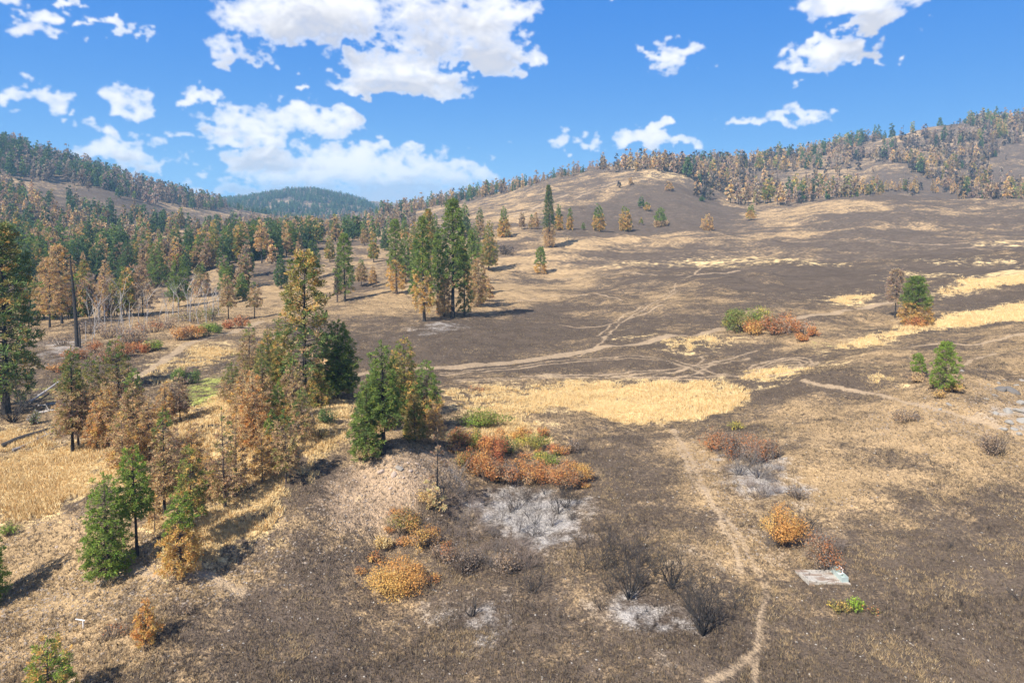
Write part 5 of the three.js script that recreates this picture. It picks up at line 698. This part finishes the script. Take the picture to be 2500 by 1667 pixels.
const edgeNoise = (x, z) => 1.5 * ((fbm(x / 11 + 9, z / 7, 3) - 0.5) * 0.5 + (n2(x / 2.3, z / 1.7 + 4) - 0.5) * 0.45 + (n2(x / 1.0 + 40, z / 0.9) - 0.5) * 0.35);
const onTracks = (() => { const w = WINDOWS.slice(0, 4).map((q) => rasterise(q, trackLines, 1024, 1024, true)); return (x, z) => { const q = winOf(x, z), i = WINDOWS.indexOf(q); return i < 4 && tap(w[i], 1024, 1024, (x - q[0]) / (q[1] - q[0]), (z + q[3]) / (q[3] - q[2])) > 0.3; }; })();
const STRAW = [[0.66, 0.5, 0.26], [0.58, 0.42, 0.2], [0.7, 0.57, 0.34]];
scatter('dry_grass', 'tall pale golden dry grass in unburnt patches', [0, 1, 2].map((k) => tuft(9, 0.3, 0.24, 0.022, 40 + k, k === 1 ? [[0.58, 0.35, 0.14], ...STRAW] : STRAW)), coverMat, 620000, (x, z, D, r) => { const m = maskAt(0, x, z); return m > 0.25 && !onTracks(x, z) && m + edgeNoise(x, z) + (r() - 0.5) * 0.5 > 0.5 ? (1 + D / 260) * (0.55 + 0.9 * n2(x / 4 + 3, z / 3)) : 0; }, (r) => 0.45 + 0.95 * r(), 61, 'grass');
scatter('burnt_stubble', 'short burnt and dry stubble over the scorched ground', [0, 1, 2, 3].map((k) => tuft(6, 0.2, 0.18, 0.017, 50 + k, [[[0.08, 0.064, 0.053], [0.11, 0.088, 0.07]], [[0.24, 0.18, 0.115], [0.17, 0.13, 0.09]], [[0.14, 0.11, 0.088], [0.1, 0.08, 0.066]], [[0.32, 0.245, 0.155], [0.22, 0.168, 0.108]]][k])), coverMat, 330000, (x, z, D, r) => (maskAt(1, x, z) > 0.4 || onTracks(x, z) || maskAt(0, x, z) > 0.55 ? 0 : r() < 0.35 + n2(x / 3 + 2, z / 3) ? 1 : 0), (r) => 0.4 + 1.3 * r() ** 2, 62, 'stubble');
const stoneMat = new THREE.MeshStandardMaterial({ name: 'stones', color: new THREE.Color().setRGB(0.26, 0.21, 0.165), roughness: 1, flatShading: true }), paleStone = new THREE.MeshStandardMaterial({ name: 'pale_stones', color: new THREE.Color().setRGB(0.36, 0.33, 0.29), roughness: 1, flatShading: true }), smallRock = [0, 1].map((k) => { const g = new THREE.DodecahedronGeometry(0.5, 0); g.scale(1, 0.6, 0.8); return g; });
scatter('gravel', 'loose brown stones over the knoll and bare slopes', smallRock, stoneMat, 260000, (x, z, D, r) => (D > 150 ? 0 : Math.max(maskAt(3, x, z) * 0.9, (maskAt(4, x, z) - 0.1) * 0.9 * (n2(x / 6, z / 6 + 40) > 0.52 ? 1 : 0.12)) > r() ? 1 : 0), (r) => 0.08 + 0.24 * r() ** 3, 63, 'gravel');
scatter('pebbles', 'scattered pale stones on the burnt field', smallRock, paleStone, 7000, (x, z, D, r) => (D > 220 || onTracks(x, z) || maskAt(0, x, z) > 0.5 ? 0 : 1), (r) => 0.06 + 0.16 * r() ** 3, 64, 'gravel');
scatter('burnt_stems', 'thin charred weed stems standing on the burnt field', [0, 1, 2].map((k) => tuft(7, 0.55, 0.2, 0.009, 80 + k, [[0.035, 0.03, 0.028], [0.06, 0.047, 0.04]])), coverMat, 60000, (x, z, D, r) => (D > 130 || onTracks(x, z) || maskAt(0, x, z) > 0.3 || maskAt(4, x, z) > 0.4 ? 0 : fbm(x / 7 + 70, z / 7, 2) > 0.56 ? 1 : 0), (r) => 0.5 + 0.9 * r() ** 2, 65, 'stems');
scatter('bunch_grass', 'pale dry bunches of grass between the burnt patches', [0, 1].map((k) => tuft(10, 0.3, 0.26, 0.016, 90 + k, [[0.42, 0.32, 0.19], [0.34, 0.25, 0.14]])), coverMat, 90000, (x, z, D, r) => (D > 170 || onTracks(x, z) || maskAt(1, x, z) > 0.4 ? 0 : fbm(x / 6 + 20, z / 5, 3) + maskAt(4, x, z) * 0.15 - maskAt(5, x, z) * 0.1 > 0.6 ? 1 : 0), (r) => 0.5 + 0.8 * r(), 66, 'grass');
renderer.render(scene, camera);
